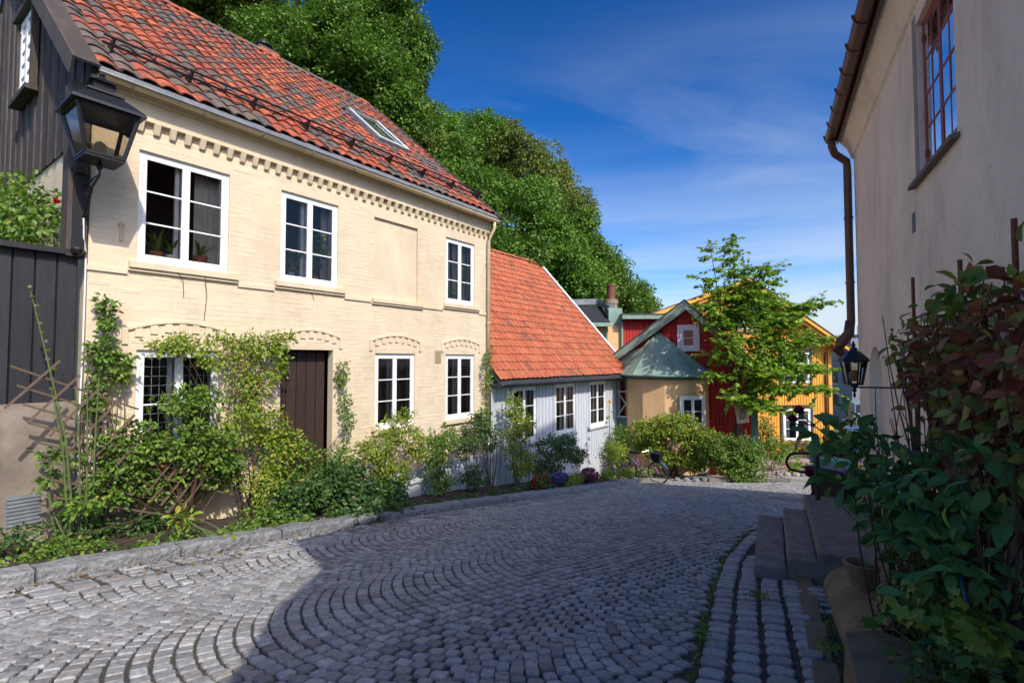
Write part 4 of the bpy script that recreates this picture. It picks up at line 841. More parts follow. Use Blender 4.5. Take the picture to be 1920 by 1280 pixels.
# main gable wall: t 0..4.92
AP = (2.66, 2.26); EL, ER = (-.25, .10), (5.2, -.25)
zg = lambda t: EL[1]+(AP[1]-EL[1])*(t-EL[0])/(AP[0]-EL[0]) if t < AP[0] else ER[1]+(AP[1]-ER[1])*(ER[0]-t)/(ER[0]-AP[0])
m_ = MB(); back = 5.0
prof = [(0, -4.9), (4.92, -4.9), (4.92, zg(4.92)-.05), (AP[0], AP[1]-.05), (0, zg(0)-.05)]
m_.prism([FRED.p(t, 0, z) for t, z in prof], FRED.n*-back); build('wall', m_, 'redboard', rh)
pieces('plank', rh, 'redboard', PLV, [i for i in plank_items(FRED.p(0, .002, 0), FRED.D, Vector((0, 0, 1)), FRED.n, 0, 4.92, .14, lambda t: -4.3, lambda t: zg(t)-.12, .02, .012)], 60)
for (p, r) in ((EL, AP), (AP, ER)):
    m_ = MB(); d = Vector((r[0]-p[0], r[1]-p[1])).normalized(); nn = Vector((-d.y, d.x))
    a = [FRED.p(p[0], .34, p[1]), FRED.p(r[0], .34, r[1]), FRED.p(r[0], -back, r[1]), FRED.p(p[0], -back, p[1])]; m_.box8([x-vz(.09) for x in a]+[x for x in a]); build('roof', m_, 'bitumen' if r == AP else 'darktrim', rh)
    m_ = MB(); c0, c1 = (p, r) if True else (r, p); w = .30
    a = [FRED.p(p[0], .30, p[1]-w), FRED.p(r[0], .30, r[1]-w*1.25), FRED.p(r[0], .36, r[1]-w*1.25), FRED.p(p[0], .36, p[1]-w), FRED.p(p[0], .30, p[1]+.02), FRED.p(r[0], .30, r[1]+.02), FRED.p(r[0], .36, r[1]+.02), FRED.p(p[0], .36, p[1]+.02)]; m_.box8(a); build('barge_board', m_, 'copper', rh)
    m_ = MB(); a = [FRED.p(p[0], .365, p[1]+.01), FRED.p(r[0], .365, r[1]+.01), FRED.p(r[0], .38, r[1]+.01), FRED.p(p[0], .38, p[1]+.01), FRED.p(p[0], .365, p[1]+.07), FRED.p(r[0], .365, r[1]+.07), FRED.p(r[0], .38, r[1]+.07), FRED.p(p[0], .38, p[1]+.07)]; m_.box8(a); build('drip_edge', m_, 'darktrim', rh)
window(FRED, rh, 2.42, 3.06, .43, 1.30, q=.05, sashes=1, rows=2, fw=.09, room=True)
m_ = MB(); FRED.box(m_, 2.34, 2.415, .025, .065, .36, 1.37); FRED.box(m_, 3.065, 3.14, .025, .065, .36, 1.37); FRED.box(m_, 2.415, 3.065, .025, .067, 1.305, 1.37); FRED.box(m_, 2.415, 3.065, .025, .067, .36, .425); build('window_casing', m_, 'white', rh)
# copper valley sheet left of the red gable wall
m_ = MB(); a = [FRED.p(-.2, .06, -.55), FRED.p(1.35, .06, -.55), FRED.p(1.35, .06, .70), FRED.p(-.2, .06, .06)]; m_.prism(a, FRED.n*.05); build('copper_sheet', m_, 'copper', rh)
# teal corner post on a white plinth, and a porch beam
PX, PY = 8.45, 17.75
m_ = MB(); m_.box((PX, PY, -2.3), (.20, .20, 3.1), -.46); build('corner_post', m_, 'teal', rh)
m_ = MB(); m_.box((PX, PY, -4.0), (.34, .34, .56), -.46); m_.box((PX, PY, -3.70), (.38, .38, .05), -.46); build('post_plinth', m_, 'white', rh)
m_ = MB(); m_.bar((PX, PY, -.70), FRED.p(4.9, 0, -.70), .16, .18); build('porch_beam', m_, 'teal', rh)
# round bay
BC = Vector((5.95, 19.65, 0)); nb = 12
m_ = MB(); m_.lathe(BC, [(1.56, -4.9), (1.56, -.68)], nb, a0=.2); build('bay_wall', m_, 'orange', rh)
m_ = MB(); m_.lathe(BC, [(1.60, -4.9), (1.60, -4.05)], nb, a0=.2); build('plinth', m_, 'darktrim', rh)
m_ = MB(); m_.lathe(BC, [(1.57, -.69), (1.62, -.68), (1.72, -.64), (1.74, -.56), (1.68, -.56)], 24); build('bay_cornice', m_, 'copperdk', rh)
m_ = MB(); gpts = [BC+Vector((1.76*math.cos(a), 1.76*math.sin(a), -.54)) for a in [math.pi*1.0+math.pi*i/18 for i in range(19)]]; m_.tube(gpts, .04, 6); build('gutter', m_, 'copper', rh)
AT = Vector((5.72, 19.95, 1.16)); ns = 14
for k in range(ns):
    a0, a1 = 2*math.pi*(k+.25)/ns, 2*math.pi*(k+1.25)/ns; c = (a0+a1)/2
    p = [BC+Vector((1.78*math.cos(x), 1.78*math.sin(x), -.56)) for x in (a0+.004, a1-.004)]; m_ = MB(); nn = (p[1]-p[0]).cross(AT-p[0]).normalized()
    m_.prism([p[0], p[1], AT], nn*.02*(1 if nn.z > 0 else -1)); build('copper_panel', m_, 'copper', rh)
    m_ = MB(); m_.bar(p[0]+vz(.03), AT+vz(.03), .025, .035); build('standing_seam', m_, 'copper', rh)
m_ = MB(); m_.lathe(AT+vz(-.03), [(.12, 0), (.10, .06), (.03, .1), (.02, .2)], 10); build('finial', m_, 'copper', rh)
FB = Fr((5.95-.45, 18.125), (1, 0), (0, -1)); window(FB, rh, .45, 1.35, -2.35, -1.25, q=.10, rows=2, fw=.08, room=False)
m_ = MB(); FB.box(m_, .46, 1.34, .0, .03, -2.34, -1.26); build('blind', m_, 'darkwin', rh)
# orange chimney block and red back wing
m_ = MB(); m_.box((3.9, 24.2, -.6), (1.0, 2.2, 4.8)); m_.box((4.62, 23.6, -.4), (.78, .9, 4.5)); build('wall', m_, 'orange', rh, label='orange rendered back wall')
m_ = MB(); m_.box((4.72, 23.15, 2.02), (.62, .14, .70)); m_.box((4.72, 23.5, 2.05), (.66, .6, .72)); build('copper_cap', m_, 'copper', rh)
m_ = MB(); m_.box((6.2, 23.9, -.6), (2.3, 1.6, 4.9)); build('wall', m_, 'redboard', rh, label='red boarded back wing')
pieces('plank', rh, 'redboard', PLV, plank_items(Vector((0, 23.095, 0)), Vector((1, 0, 0)), Vector((0, 0, 1)), Vector((0, -1, 0)), 5.06, 7.3, .15, lambda t: -3, lambda t: 1.83, .02, .012), 20)
m_ = MB(); m_.box((6.2, 23.75, 1.97), (2.5, 2.2, .20)); build('flat_roof', m_, 'copper', rh); m_ = MB(); m_.box((6.2, 23.75, 2.09), (2.56, 2.26, .04)); build('roof_edge', m_, 'darktrim', rh)
m_ = MB(); m_.tube([(5.0, 23.03, 1.75), (5.0, 23.03, -2)], .05, 8); build('downpipe', m_, 'copper', rh)
m_ = MB(); m_.tube([(4.3, 22.98, 1.6), (4.3, 23.0, -1)], .05, 8); build('downpipe', m_, 'copper', rh)
m_ = MB(); m_.prism([(2.4, 24.4, 2.66), (4.3, 24.4, 2.62), (4.45, 22.8, 1.70), (2.8, 22.8, 1.78)], (0, 0, -.10)); build('flat_roof', m_, 'bitumen', rh)
m_ = MB(); m_.box((3.6, 22.78, 1.62), (1.9, .16, .16)); build('gutter', m_, 'copper', rh)
m_ = MB(); m_.bar((2.3, 24.5, 2.80), (4.2, 24.5, 2.84), .3, .28); m_.bar((4.25, 24.5, 2.80), (4.6, 23.3, 2.42), .3, .24); build('parapet', m_, 'zinc', rh)
m_ = MB(); m_.lathe((4.66, 23.8, 2.25), [(.30, 0), (.30, .38), (.34, .40), (.34, .58), (.24, .62)], 14); build('chimney_base', m_, 'concrete', rh)
m_ = MB(); m_.lathe((4.66, 23.8, 2.85), [(.20, 0), (.20, .62), (.23, .64), (.23, .72), (.16, .72)], 14); build('flue', m_, 'rust', rh, smooth=False)
# teal porch window between the houses
FT = Fr((4.05, 19.9), (.95, -.3), (-.3, -.95))
m_ = MB(); FT.box(m_, 0, .75, -.1, 0, -4.6, -2.3); FT.box(m_, -.02, .78, -.02, .03, -2.3, -2.2); FT.box(m_, .0, .06, -.06, .02, -2.2, -.75); FT.box(m_, .70, .76, -.06, .02, -2.2, -.75); FT.box(m_, 0, .76, -.06, .02, -.8, -.7); build('porch_panel', m_, 'teal', rh)
window(FT, rh, .16, .62, -3.2, -2.5, q=.04, sashes=1, rows=2, cols=2, fm='teal', room=False, gm='darkwin')
m_ = MB(); m_.bar(FT.p(.08, 0, -2.15), FT.p(.69, 0, -1.2), .03, .03); m_.bar(FT.p(.08, 0, -1.2), FT.p(.69, 0, -2.15), .03, .03); FT.box(m_, .06, .70, -.01, .02, -1.22, -1.18); FT.box(m_, .06, .70, -.01, .02, -2.19, -2.15); build('porch_lattice', m_, 'white', rh)
m_ = MB(); FT.box(m_, .78, .9, -.05, .02, -4.6, -2.1); build('red_board', m_, 'redpaint', rh)

# ================================================================== YELLOW HOUSE
yh = thing('yellow_board_house', 'tall ochre yellow boarded house with dark trimmed windows behind the leafy tree', 'house', (10, 24, -4.5))
AY = (11.0, 3.80); YL, YR = (5.2, 1.70), (15.55, .58)
zy = lambda t: YL[1]+(AY[1]-YL[1])*(t-YL[0])/(AY[0]-YL[0]) if t < AY[0] else YR[1]+(AY[1]-YR[1])*(YR[0]-t)/(YR[0]-AY[0])
yw = [(12.75, 14.05, -1.05, .42), (12.75, 14.05, -3.75, -2.25), (9.5, 10.8, -1.05, .42), (10.5, 11.5, 1.5, 2.7)]
m_ = MB(); m_.prism([(7.2, 24.02, -5), (15.05, 24.02, -5), (15.05, 24.02, zy(15.05)-.1), (AY[0], 24.02, AY[1]-.1), (7.2, 24.02, zy(7.2)-.1)], (0, 8, 0)); build('wall', m_, 'yellow', yh)
its = []
for it_ in range(2):
    n_ = 60; w_ = (14.9-7.2)/n_
for i in range(n_):
    t_ = 7.2+(i+.5)*w_
    segs = [(-4.45, .5), (.62, zy(t_)-.22)] if zy(t_)-.22 > .7 else [(-4.45, min(.5, zy(t_)-.22))]
    for za, zb in segs:
        cuts = [w for w in yw if w[0]-.14 < t_ < w[1]+.14]; sp = [(za, zb)]
        for w in cuts:
            ns_ = []
            for a, b in sp:
                if w[3]+.12 <= a or w[2]-.12 >= b: ns_.append((a, b)); continue
                if w[2]-.12 > a: ns_.append((a, w[2]-.12))
                if w[3]+.12 < b: ns_.append((w[3]+.12, b))
            sp = ns_
        for a, b in sp:
            if b-a > .05: its.append((0, M4((t_, 24.018, (a+b)/2), (1, 0, 0), (0, 0, 1), (0, -1, 0), (w_-.02, b-a, .028)), w_*.6))
pieces('plank', yh, 'yellow', PLV, its, 200)
m_ = MB(); m_.box((11.2, 23.985, .56), (7.5, .09, .05)); build('band_board', m_, 'yellow', yh)
m_ = MB(); m_.box((14.98, 23.97, -2.0), (.16, .10, 5.1)); build('corner_board', m_, 'yellow', yh); m_ = MB(); m_.tube([(14.78, 23.93, .4), (14.78, 23.93, -4.4)], .035, 8); build('downpipe', m_, 'brownmetal', yh)
for i, w in enumerate(yw):
    window(FY, yh, *w, q=.03, rows=3, room=False, fw=.07); m_ = MB(); FY.box(m_, w[0]-.11, w[0]-.004, .015, .06, w[2]-.1, w[3]+.1); FY.box(m_, w[1]+.004, w[1]+.11, .015, .06, w[2]-.1, w[3]+.1); FY.box(m_, w[0]-.18, w[1]+.18, .015, .12, w[3]+.102, w[3]+.17); FY.box(m_, w[0]-.14, w[1]+.14, .015, .10, w[2]-.17, w[2]-.102); build('window_casing', m_, 'darktrim', yh)
    m_ = MB(); FY.box(m_, w[0]+.02, w[1]-.02, -.015, .0, w[2]+.02, w[3]-.02); build('blind', m_, 'darkwin', yh)
    m_ = MB(); FY.box(m_, w[0]+.12, w[0]+.3, .001, .004, w[2]+.08, w[3]-.1); FY.box(m_, w[1]-.3, w[1]-.12, .001, .004, w[2]+.08, w[3]-.1); build('curtain', m_, 'curtain', yh)
for (p, r) in ((YL, AY), (AY, YR)):
    m_ = MB(); a = [Vector((p[0], 23.35, p[1])), Vector((r[0], 23.35, r[1])), Vector((r[0], 32, r[1])), Vector((p[0], 32, p[1]))]; m_.box8([x-vz(.14) for x in a]+a); build('roof', m_, 'tile2', yh)
    for q_, dz, w in ((23.30, .03, .20), (23.42, -.17, .16)):
        m_ = MB(); a = [Vector((p[0], q_, p[1]+dz-w)), Vector((r[0], q_, r[1]+dz-w)), Vector((r[0], q_+.05, r[1]+dz-w)), Vector((p[0], q_+.05, p[1]+dz-w))]; m_.box8(a+[x+vz(w) for x in a]); build('barge_board', m_, 'yellow', yh)
    m_ = MB(); a = [Vector((p[0], 23.26, p[1]+.035)), Vector((r[0], 23.26, r[1]+.035)), Vector((r[0], 23.5, r[1]+.035)), Vector((p[0], 23.5, p[1]+.035))]; m_.box8(a+[x+vz(.025) for x in a]); build('drip_edge', m_, 'brownmetal', yh)
m_ = MB(); m_.box((11.1, 23.96, -4.6), (7.9, .12, .5)); build('plinth', m_, 'concrete', yh)

# ================================================================== RIGHT-HAND HOUSE
wh = thing('pale_rendered_house', 'tall pale rough rendered house with brown gutter and red framed window', 'house', FR_.p(5, -3, -2))
S0, S1, DP, WP = 1.0, 9.3, 9.6, 58
rw = (4.56, 5.56, 1.62, 2.98); arch = (7.50, 8.42, -1.75, -.27)
mb = MB(); wall_holes(mb, FR_, S0, S1, -4.2, 3.5, 0, .20, [rw, arch])
# arch head over the niche
n_ = 10; cx0, cr = (arch[0]+arch[1])/2, (arch[1]-arch[0])/2
for i in range(n_):
    a0, a1 = math.pi*i/n_, math.pi*(i+1)/n_; p = [(cx0+cr*math.cos(a), arch[3]+cr*math.sin(a)) for a in (a0, a1)]
mb2 = MB(); wall_holes(mb2, FR_, S0, S1, -4.2, 3.5, 0, .20, [rw, (arch[0], arch[1], arch[2], arch[3]+cr)])
for i in range(n_):
    a0, a1 = math.pi*i/n_, math.pi*(i+1)/n_; p0, p1 = [(cx0+cr*math.cos(a), arch[3]+cr*math.sin(a)) for a in (a0, a1)]; zt = arch[3]+cr
    mb2.add([FR_.p(p0[0], 0, p0[1]), FR_.p(p1[0], 0, p1[1]), FR_.p(p1[0], 0, zt), FR_.p(p0[0], 0, zt)], [(0, 1, 2, 3)])
    mb2.add([FR_.p(p0[0], 0, p0[1]), FR_.p(p1[0], 0, p1[1]), FR_.p(p1[0], -.25, p1[1]), FR_.p(p0[0], -.25, p0[1])], [(0, 1, 2, 3)])
mb2.add([FR_.p(arch[0]-.02, -.2, arch[2]), FR_.p(arch[1]+.02, -.2, arch[2]), FR_.p(arch[1]+.02, -.2, .3), FR_.p(arch[0]-.02, -.2, .3)], [(0, 1, 2, 3)])
zrr = 3.55+(DP/2)*math.tan(math.radians(WP))
for s_ in (S0, S1): mb2.add([FR_.p(s_, 0, -4.2), FR_.p(s_, -DP, -4.2), FR_.p(s_, -DP, 3.5), FR_.p(s_, -DP/2, zrr-.05), FR_.p(s_, 0, 3.5)], [(0, 1, 2, 3, 4)])
mb2.add([FR_.p(S0, -DP, -4.2), FR_.p(S1, -DP, -4.2), FR_.p(S1, -DP, 3.5), FR_.p(S0, -DP, 3.5)], [(0, 1, 2, 3)]); build('wall', mb2, 'render', wh)
WR = window(FR_, wh, rw[0], rw[1], rw[2], rw[3], q=-.045, sashes=2, rows=4, cols=2, fm='redpaint', gm='glass_r', fw=.05, sw=.028, dep=.25)
m_ = MB(); a = [FR_.p(4.50, -.09, 1.61), FR_.p(5.72, -.09, 1.61), FR_.p(5.72, .06, 1.58), FR_.p(4.50, .06, 1.58)]; m_.box8([p-vz(.035) for p in a]+a); build('window_sill', m_, 'stone', wh)
m_ = MB(); FR_.box(m_, rw[1]+.002, rw[1]+.12, -.02, .004, rw[2]-.0, rw[3]+.1); build('window_surround', m_, 'reveal', wh)
m_ = MB(); FR_.box(m_, 5.76, 5.86, -.02, .006, 1.18, 1.36); build('wall_vent', m_, 'darktrim', wh)
m_ = MB(); FR_.box(m_, .80, 2.3, -2.0, -.02, 3.0, 5.2); build('shadow_box', m_, 'render', wh)  # unseen box added above the near eave for its shadow edge
# coved cornice, roof, gutter
m_ = MB(); cv = [(0, 3.12), (.03, 3.14), (.05, 3.2), (.09, 3.30), (.17, 3.40), (.20, 3.43), (.20, 3.47), (0, 3.47)]; m_.prism([FR_.p(S0-.02, q_, z) for q_, z in cv], FR_.D*(S1-S0+.04)); build('cornice', m_, 'render', wh)
m_ = MB(); RP, rup, rnr = roof_frame(FR_, WP, .24, 3.50); rs = (DP/2+.24)/math.cos(math.radians(WP)); a = [RP(S0-.12, 0), RP(S1+.12, 0), RP(S1+.12, rs), RP(S0-.12, rs)]; m_.box8([p-rnr*.12 for p in a]+a); zr = 3.50+rs*math.sin(math.radians(WP))
a = [FR_.p(S0-.12, -DP/2-.01, zr), FR_.p(S1+.12, -DP/2-.01, zr), FR_.p(S1+.12, -DP-.24, 3.5), FR_.p(S0-.12, -DP-.24, 3.5)]; m_.box8([p-vz(.12) for p in a]+a); build('roof', m_, 'tile2', wh)
m_ = MB(); gutter(m_, FR_.p(S0, .30, 3.52), FR_.p(S1-.02, .30, 3.48), .085, FR_.n, 10); FR_.box(m_, S0, S1-.02, .205, .222, 3.38, 3.56); build('gutter', m_, 'brownmetal', wh)
for k in range(16):
    s_ = 1.4+k*.52; m_ = MB(); m_.tube([FR_.p(s_, .30+math.cos(a)*.095, 3.50+math.sin(a)*.095) for a in [math.pi+math.pi*i/8 for i in range(9)]], .009, 5); m_.lathe(FR_.p(s_, .395, 3.49), [(.014, 0), (.014, .03)], 6); build('gutter_bracket', m_, 'brownmetal', wh)
m_ = MB(); m_.tube([FR_.p(9.12, .30, 3.44), FR_.p(9.13, .30, 3.30), FR_.p(9.18, .26, 3.20), FR_.p(9.26, .10, 3.08), FR_.p(9.28, .09, 2.95), FR_.p(9.28, .09, .60), FR_.p(9.29, .10, .50)], .055, 12); build('downpipe', m_, 'brownmetal', wh, smooth=True)
for z in (2.2, 1.2): m_ = MB(); m_.lathe(FR_.p(9.28, .09, z), [(.064, -.015), (.064, .015)], 12); build('pipe_clip', m_, 'brownmetal', wh)
m_ = MB(); m_.tube([FR_.p(9.29, .10, .62), FR_.p(9.30, .12, .42), FR_.p(9.33, .22, .28), FR_.p(9.36, .26, .18), FR_.p(9.36, .16, .08), FR_.p(9.34, .0, .02)], [.065, .075, .085, .085, .075, .07], 12); build('pipe_shoe', m_, 'brownmetal', wh, smooth=True)
# unseen block added at the near end, sloped to shape the lane shadow
sh_ = thing('shadow_block', 'unseen rendered block added at the near end of the pale house for its shadow', 'shadow block', FR_.p(-.5, -1.5, -1.5))
m_ = MB(); m_.prism([FR_.p(-1.4, -.05, -3), FR_.p(.78, -.05, -3), FR_.p(.78, -.05, 3.85), FR_.p(.06, -.05, 3.3), FR_.p(-1.4, -.05, 1.1)], FR_.n*-3.4); build('wall', m_, 'render', sh_)

# stone steps, railing, apron
st = thing('stone_steps', 'worn stone steps up to the arched door niche of the pale house', 'steps', FR_.p(6.3, .7, -2.3))
def slabbox(s0, s1, q0, q1, z0, z1, nm='step'):
    m_ = MB(); e = .012; j = lambda: rnd.uniform(-.006, .006)
    a = [FR_.p(s0+j(), q0+j(), z0), FR_.p(s1+j(), q0+j(), z0), FR_.p(s1+j(), q1+j(), z0), FR_.p(s0+j(), q1+j(), z0)]; b = [Vector((p.x, p.y, z1-e)) for p in a]; c = [FR_.p(s0+e, q0+e, z1), FR_.p(s1-e, q0+e, z1), FR_.p(s1-e, q1-e, z1), FR_.p(s0+e, q1-e, z1)]
    m_.add(a+b+c, [(3, 2, 1, 0)]+[(i, (i+1) % 4, (i+1) % 4+4, i+4) for i in range(4)]+[(i+4, (i+1) % 4+4, (i+1) % 4+8, i+8) for i in range(4)]+[(8, 9, 10, 11)]); build(nm, m_, 'stone', st)
slabbox(5.48, 7.25, 1.10, 1.38, -2.5, -1.95); slabbox(5.50, 7.35, .84, 1.095, -2.5, -1.855); slabbox(5.46, 7.75, .02, .835, -2.5, -1.75, 'landing'); 
rl = thing('iron_railing', 'black iron handrail with a curled end on the stone landing', 'railing', FR_.p(7.5, .70, -1.75))
m_ = MB(); pb = FR_.p(7.5, .70, -1.75); m_.tube([pb, pb+vz(.66)], .028, 8); build('post', m_, 'iron', rl)
m_ = MB(); o_ = Vector((-1, .1, 0)).normalized(); m_.tube([FR_.p(7.6, .03, -1.16), FR_.p(7.55, .3, -1.17), pb+vz(.58), pb+o_*.2+vz(.58)]+[pb+o_*(.26+.11*math.sin(a))+vz(.47+.11*math.cos(a)) for a in [.0, .5, 1.0, 1.5, 2.0, 2.5, 3.1]]+[pb+o_*.1+vz(.33)], .017, 8); build('handrail', m_, 'iron', rl)
ap = thing('sandstone_apron', 'mossy rounded sandstone apron against the pale house below the steps', 'stone apron', FR_.p(4.5, .6, -1.95))
m_ = MB(); V = []; n1, n2 = 16, 9
for i in range(n1+1):
    s_ = 3.75+(5.42-3.75)*i/n1; P_ = FR_.p(s_, 0, 0)
    for j in range(n2+1):
        u = j/n2; q_ = .0+.82*math.sin(u*math.pi/2)**.8; gg = gz(FR_.p(s_, q_, 0).x, FR_.p(s_, q_, 0).y); hh = (.26+.05*math.sin(s_*2.6))*math.cos(u*math.pi/2)**.6*(1-.9*max(0, (i-n1+1)))
        V.append(FR_.p(s_, q_, gg-.03+hh+.03*(1-u)))
m_.add(V, [(i*(n2+1)+j, (i+1)*(n2+1)+j, (i+1)*(n2+1)+j+1, i*(n2+1)+j+1) for i in range(n1) for j in range(n2)]); build('apron_block', m_, 'sand', ap, smooth=True)
m_ = MB()
for k in range(5): FR_.box(m_, 2.0+k*.72, 2.0+(k+1)*.72-.012, .90, 1.02, -2.6, gz(*FR_.p(2.35+k*.72, .95, 0).xy)+.012)
build('gutter_stone', m_, 'sand', ap)
bl = thing('stone_block', 'rough tapered sandstone block at the edge of the near flower bed', 'stone block', FR_.p(2.9, .75, -1.8))
m_ = MB(); pl_ = [(2.55, .50), (3.3, .52), (3.42, .70), (3.3, .90), (2.6, .92)]; V = [FR_.p(s_, q_, -2.1) for s_, q_ in pl_]+[FR_.p(2.95+(s_-2.95)*.92, .7+(q_-.7)*.85, -1.40+.05*math.sin(s_*7)) for s_, q_ in pl_]; m_.add(V, [(4, 3, 2, 1, 0), (5, 6, 7, 8, 9)]+[(i, (i+1) % 5, (i+1) % 5+5, i+5) for i in range(5)]); build('block', m_, 'sand', bl)
m_ = MB(); V = []
for i in range(9):
    for j in range(4): s_ = 1.6+i*.25; q_ = .02+j*.27; V.append(FR_.p(s_, q_, gz(*FR_.p(s_, q_, 0).xy)+.14-.02*j+.03*math.sin(i*2+j)))
m_.add(V, [(i*4+j, i*4+4+j, i*4+5+j, i*4+1+j) for i in range(8) for j in range(3)]); struct('flower_bed', m_, 'soil', True)

# hanging hexagonal lantern on the right
hc = Vector((2.78, 4.13, 0)); hl = thing('hanging_lantern', 'small black hexagonal lantern hanging beside the climbing vine', 'lantern', hc+vz(-.30))
hexp = lambda r, z: [hc+Vector((r*math.cos(a), r*math.sin(a), z)) for a in [math.pi/3*i+.3 for i in range(6)]]
h0, h1 = hexp(.058, -.19), hexp(.092, -.005); m_ = MB()
for i in range(6): m_.bar(h0[i], h1[i], .010, .010); m_.bar(h0[i], h0[(i+1) % 6], .010, .012); m_.bar(h1[i], h1[(i+1) % 6], .012, .012)
build('frame', m_, 'iron', hl)
for i in range(6): m_ = MB(); m_.add([h0[i], h0[(i+1) % 6], h1[(i+1) % 6], h1[i]], [(0, 1, 2, 3)]); build('pane', m_, 'lanternglass', hl)
m_ = MB(); m_.lathe(hc, [(.11, -.005), (.112, .003), (.085, .035), (.045, .075), (.028, .085), (.028, .10), (.012, .11), (.016, .125), (.004, .16)], 6, a0=.3); build('lantern_roof', m_, 'iron', hl)
m_ = MB(); m_.lathe(hc+vz(-.30), [(.004, 0), (.012, .02), (.006, .04), (.018, .06), (.012, .08), (.03, .10), (.060, .112)], 8); build('finial', m_, 'iron', hl)
m_ = MB(); m_.lathe(hc+vz(-.165), [(.01, 0), (.03, .02), (.034, .06), (.02, .09)], 10); build('lamp_bulb', m_, 'lampglow', hl, smooth=True)
m_ = MB(); wl = FR_.p(4.98, .0, 0); m_.tube([Vector((hc.x, hc.y, -.215)), Vector((wl.x, wl.y, -.215))], .007, 6); build('bracket', m_, 'iron', hl)
# ================================================================== BINS, BICYCLE, CARS, SIGN, BASKET
def wheelie(c, rz, m, label, lidm):
    b = thing('wheelie_bin', label, 'bin', c); A = Vector((math.cos(rz), math.sin(rz), 0)); B = Vector((-A.y, A.x, 0)); c = Vector(c)
    rect = lambda w, d, z, o=0: [c+A*i*w/2+B*(j*d/2+o)+vz(z) for i, j in ((-1, -1), (1, -1), (1, 1), (-1, 1))]
    m_ = MB(); m_.box8(rect(.40, .42, .04)+rect(.47, .50, .80)); m_.box8(rect(.52, .55, .80)+rect(.53, .56, .84)); build('body', m_, m, b)
    m_ = MB(); m_.add(rect(.55, .60, .842)+rect(.55, .60, .865)+rect(.46, .46, .905, .02), [(3, 2, 1, 0)]+[(i, (i+1) % 4, (i+1) % 4+4, i+4) for i in range(4)]+[(i+4, (i+1) % 4+4, (i+1) % 4+8, i+8) for i in range(4)]+[(8, 9, 10, 11)]); build('lid', m_, lidm, b)
    m_ = MB(); m_.tube([c+A*-.22+B*.31+vz(.84), c+A*-.22+B*.37+vz(.86), c+A*.22+B*.37+vz(.86), c+A*.22+B*.31+vz(.84)], .014, 6); build('handle', m_, m, b)
    for s_ in (-1, 1):
        m_ = MB(); p = c+A*s_*.24+B*.2+vz(.10); m_.tube([p-A*.025, p+A*.025], .10, 16); build('wheel', m_, 'rubber', b)
wheelie((4.78, 7.55, gz(0, 7.55)), .45, 'bin', 'dark brown wheelie bin standing behind the stone landing', 'bin')
wheelie((6.75, 10.8, gz(0, 10.8)), .3, 'bingreen', 'green wheelie bin seen beyond the dark brown one', 'bingreen')

bk = thing('bicycle', 'pink bicycle with a black basket leaning by the bushes at the grey house', 'bicycle', (4.15, 16.2, gz(0, 16.2)))
bo_ = Vector((4.15, 16.2, gz(0, 16.2)+.01)); ba = math.radians(-42); BA = Vector((math.cos(ba), math.sin(ba), 0)); BL = Vector((-BA.y, BA.x, .12)).normalized(); BU = BA.cross(BL)*1; BU = BU if BU.z > 0 else -BU
bp = lambda x, z, y=0: bo_+BA*x+BU*z+BL*y
for x, nm in ((-.52, 0), (.52, 1)):
    wv = thing('tmp', '', '', (0, 0, 0)) if False else None
    m_ = MB(); m_.tube([bp(x+.33*math.cos(a), .33+.33*math.sin(a)) for a in [2*math.pi*i/28 for i in range(29)]], .018, 6, cap=False); wo_ = build('wheel', m_, 'rubber', bk)
    m_ = MB(); m_.tube([bp(x+.305*math.cos(a), .33+.305*math.sin(a)) for a in [2*math.pi*i/28 for i in range(29)]], .010, 5, cap=False); build('rim', m_, 'chrome', wo_)
    m_ = MB()
    for i in range(16): a = 2*math.pi*i/16; m_.tube([bp(x, .33, .015*(-1)**i), bp(x+.30*math.cos(a), .33+.30*math.sin(a))], .0022, 3, cap=False)
    m_.tube([bp(x, .33, -.05), bp(x, .33, .05)], .022, 8); build('spokes', m_, 'chrome', wo_)
    m_ = MB(); ar = [bp(x+.37*math.cos(a), .33+.37*math.sin(a)) for a in [.5+i*.2 for i in range(12)]]; m_.tube(ar, .022, 5); build('mudguard', m_, 'chrome', bk)
m_ = MB(); bb, seat, head_, hb = (-.05, .30), (-.20, .80), (.36, .78), (.38, .70)
for a, b in (((-.05, .30), (-.18, .72)), ((-.05, .30), (.37, .70)), ((-.14, .55), (.35, .82)), ((-.52, .33), (-.05, .30)), ((-.52, .33), (-.17, .66)), ((.34, .88), (.40, .62)), ((.40, .62), (.52, .33))): m_.tube([bp(*a), bp(*b)], .017, 8)
build('frame', m_, 'bikepink', bk)
m_ = MB(); m_.box8([bp(-.34, .86, -.08), bp(-.34, .86, .08), bp(-.05, .86, .03), bp(-.05, .86, -.03), bp(-.34, .92, -.10), bp(-.34, .92, .10), bp(-.05, .90, .03), bp(-.05, .90, -.03)]); m_.tube([bp(-.18, .7), bp(-.2, .87)], .013, 6); build('saddle', m_, 'black', bk)
m_ = MB(); m_.tube([bp(.34, .86), bp(.32, 1.0), bp(.30, 1.03, -.12), bp(.18, 1.02, -.28)], .012, 6); m_.tube([bp(.32, 1.0), bp(.30, 1.03, .12), bp(.18, 1.02, .28)], .012, 6); build('handlebar', m_, 'chrome', bk)
m_ = MB(); m_.box8([bp(.42, .72, -.13), bp(.42, .72, .13), bp(.64, .72, .13), bp(.64, .72, -.13), bp(.38, .98, -.17), bp(.38, .98, .17), bp(.70, .98, .17), bp(.70, .98, -.17)]); build('basket', m_, 'black', bk)
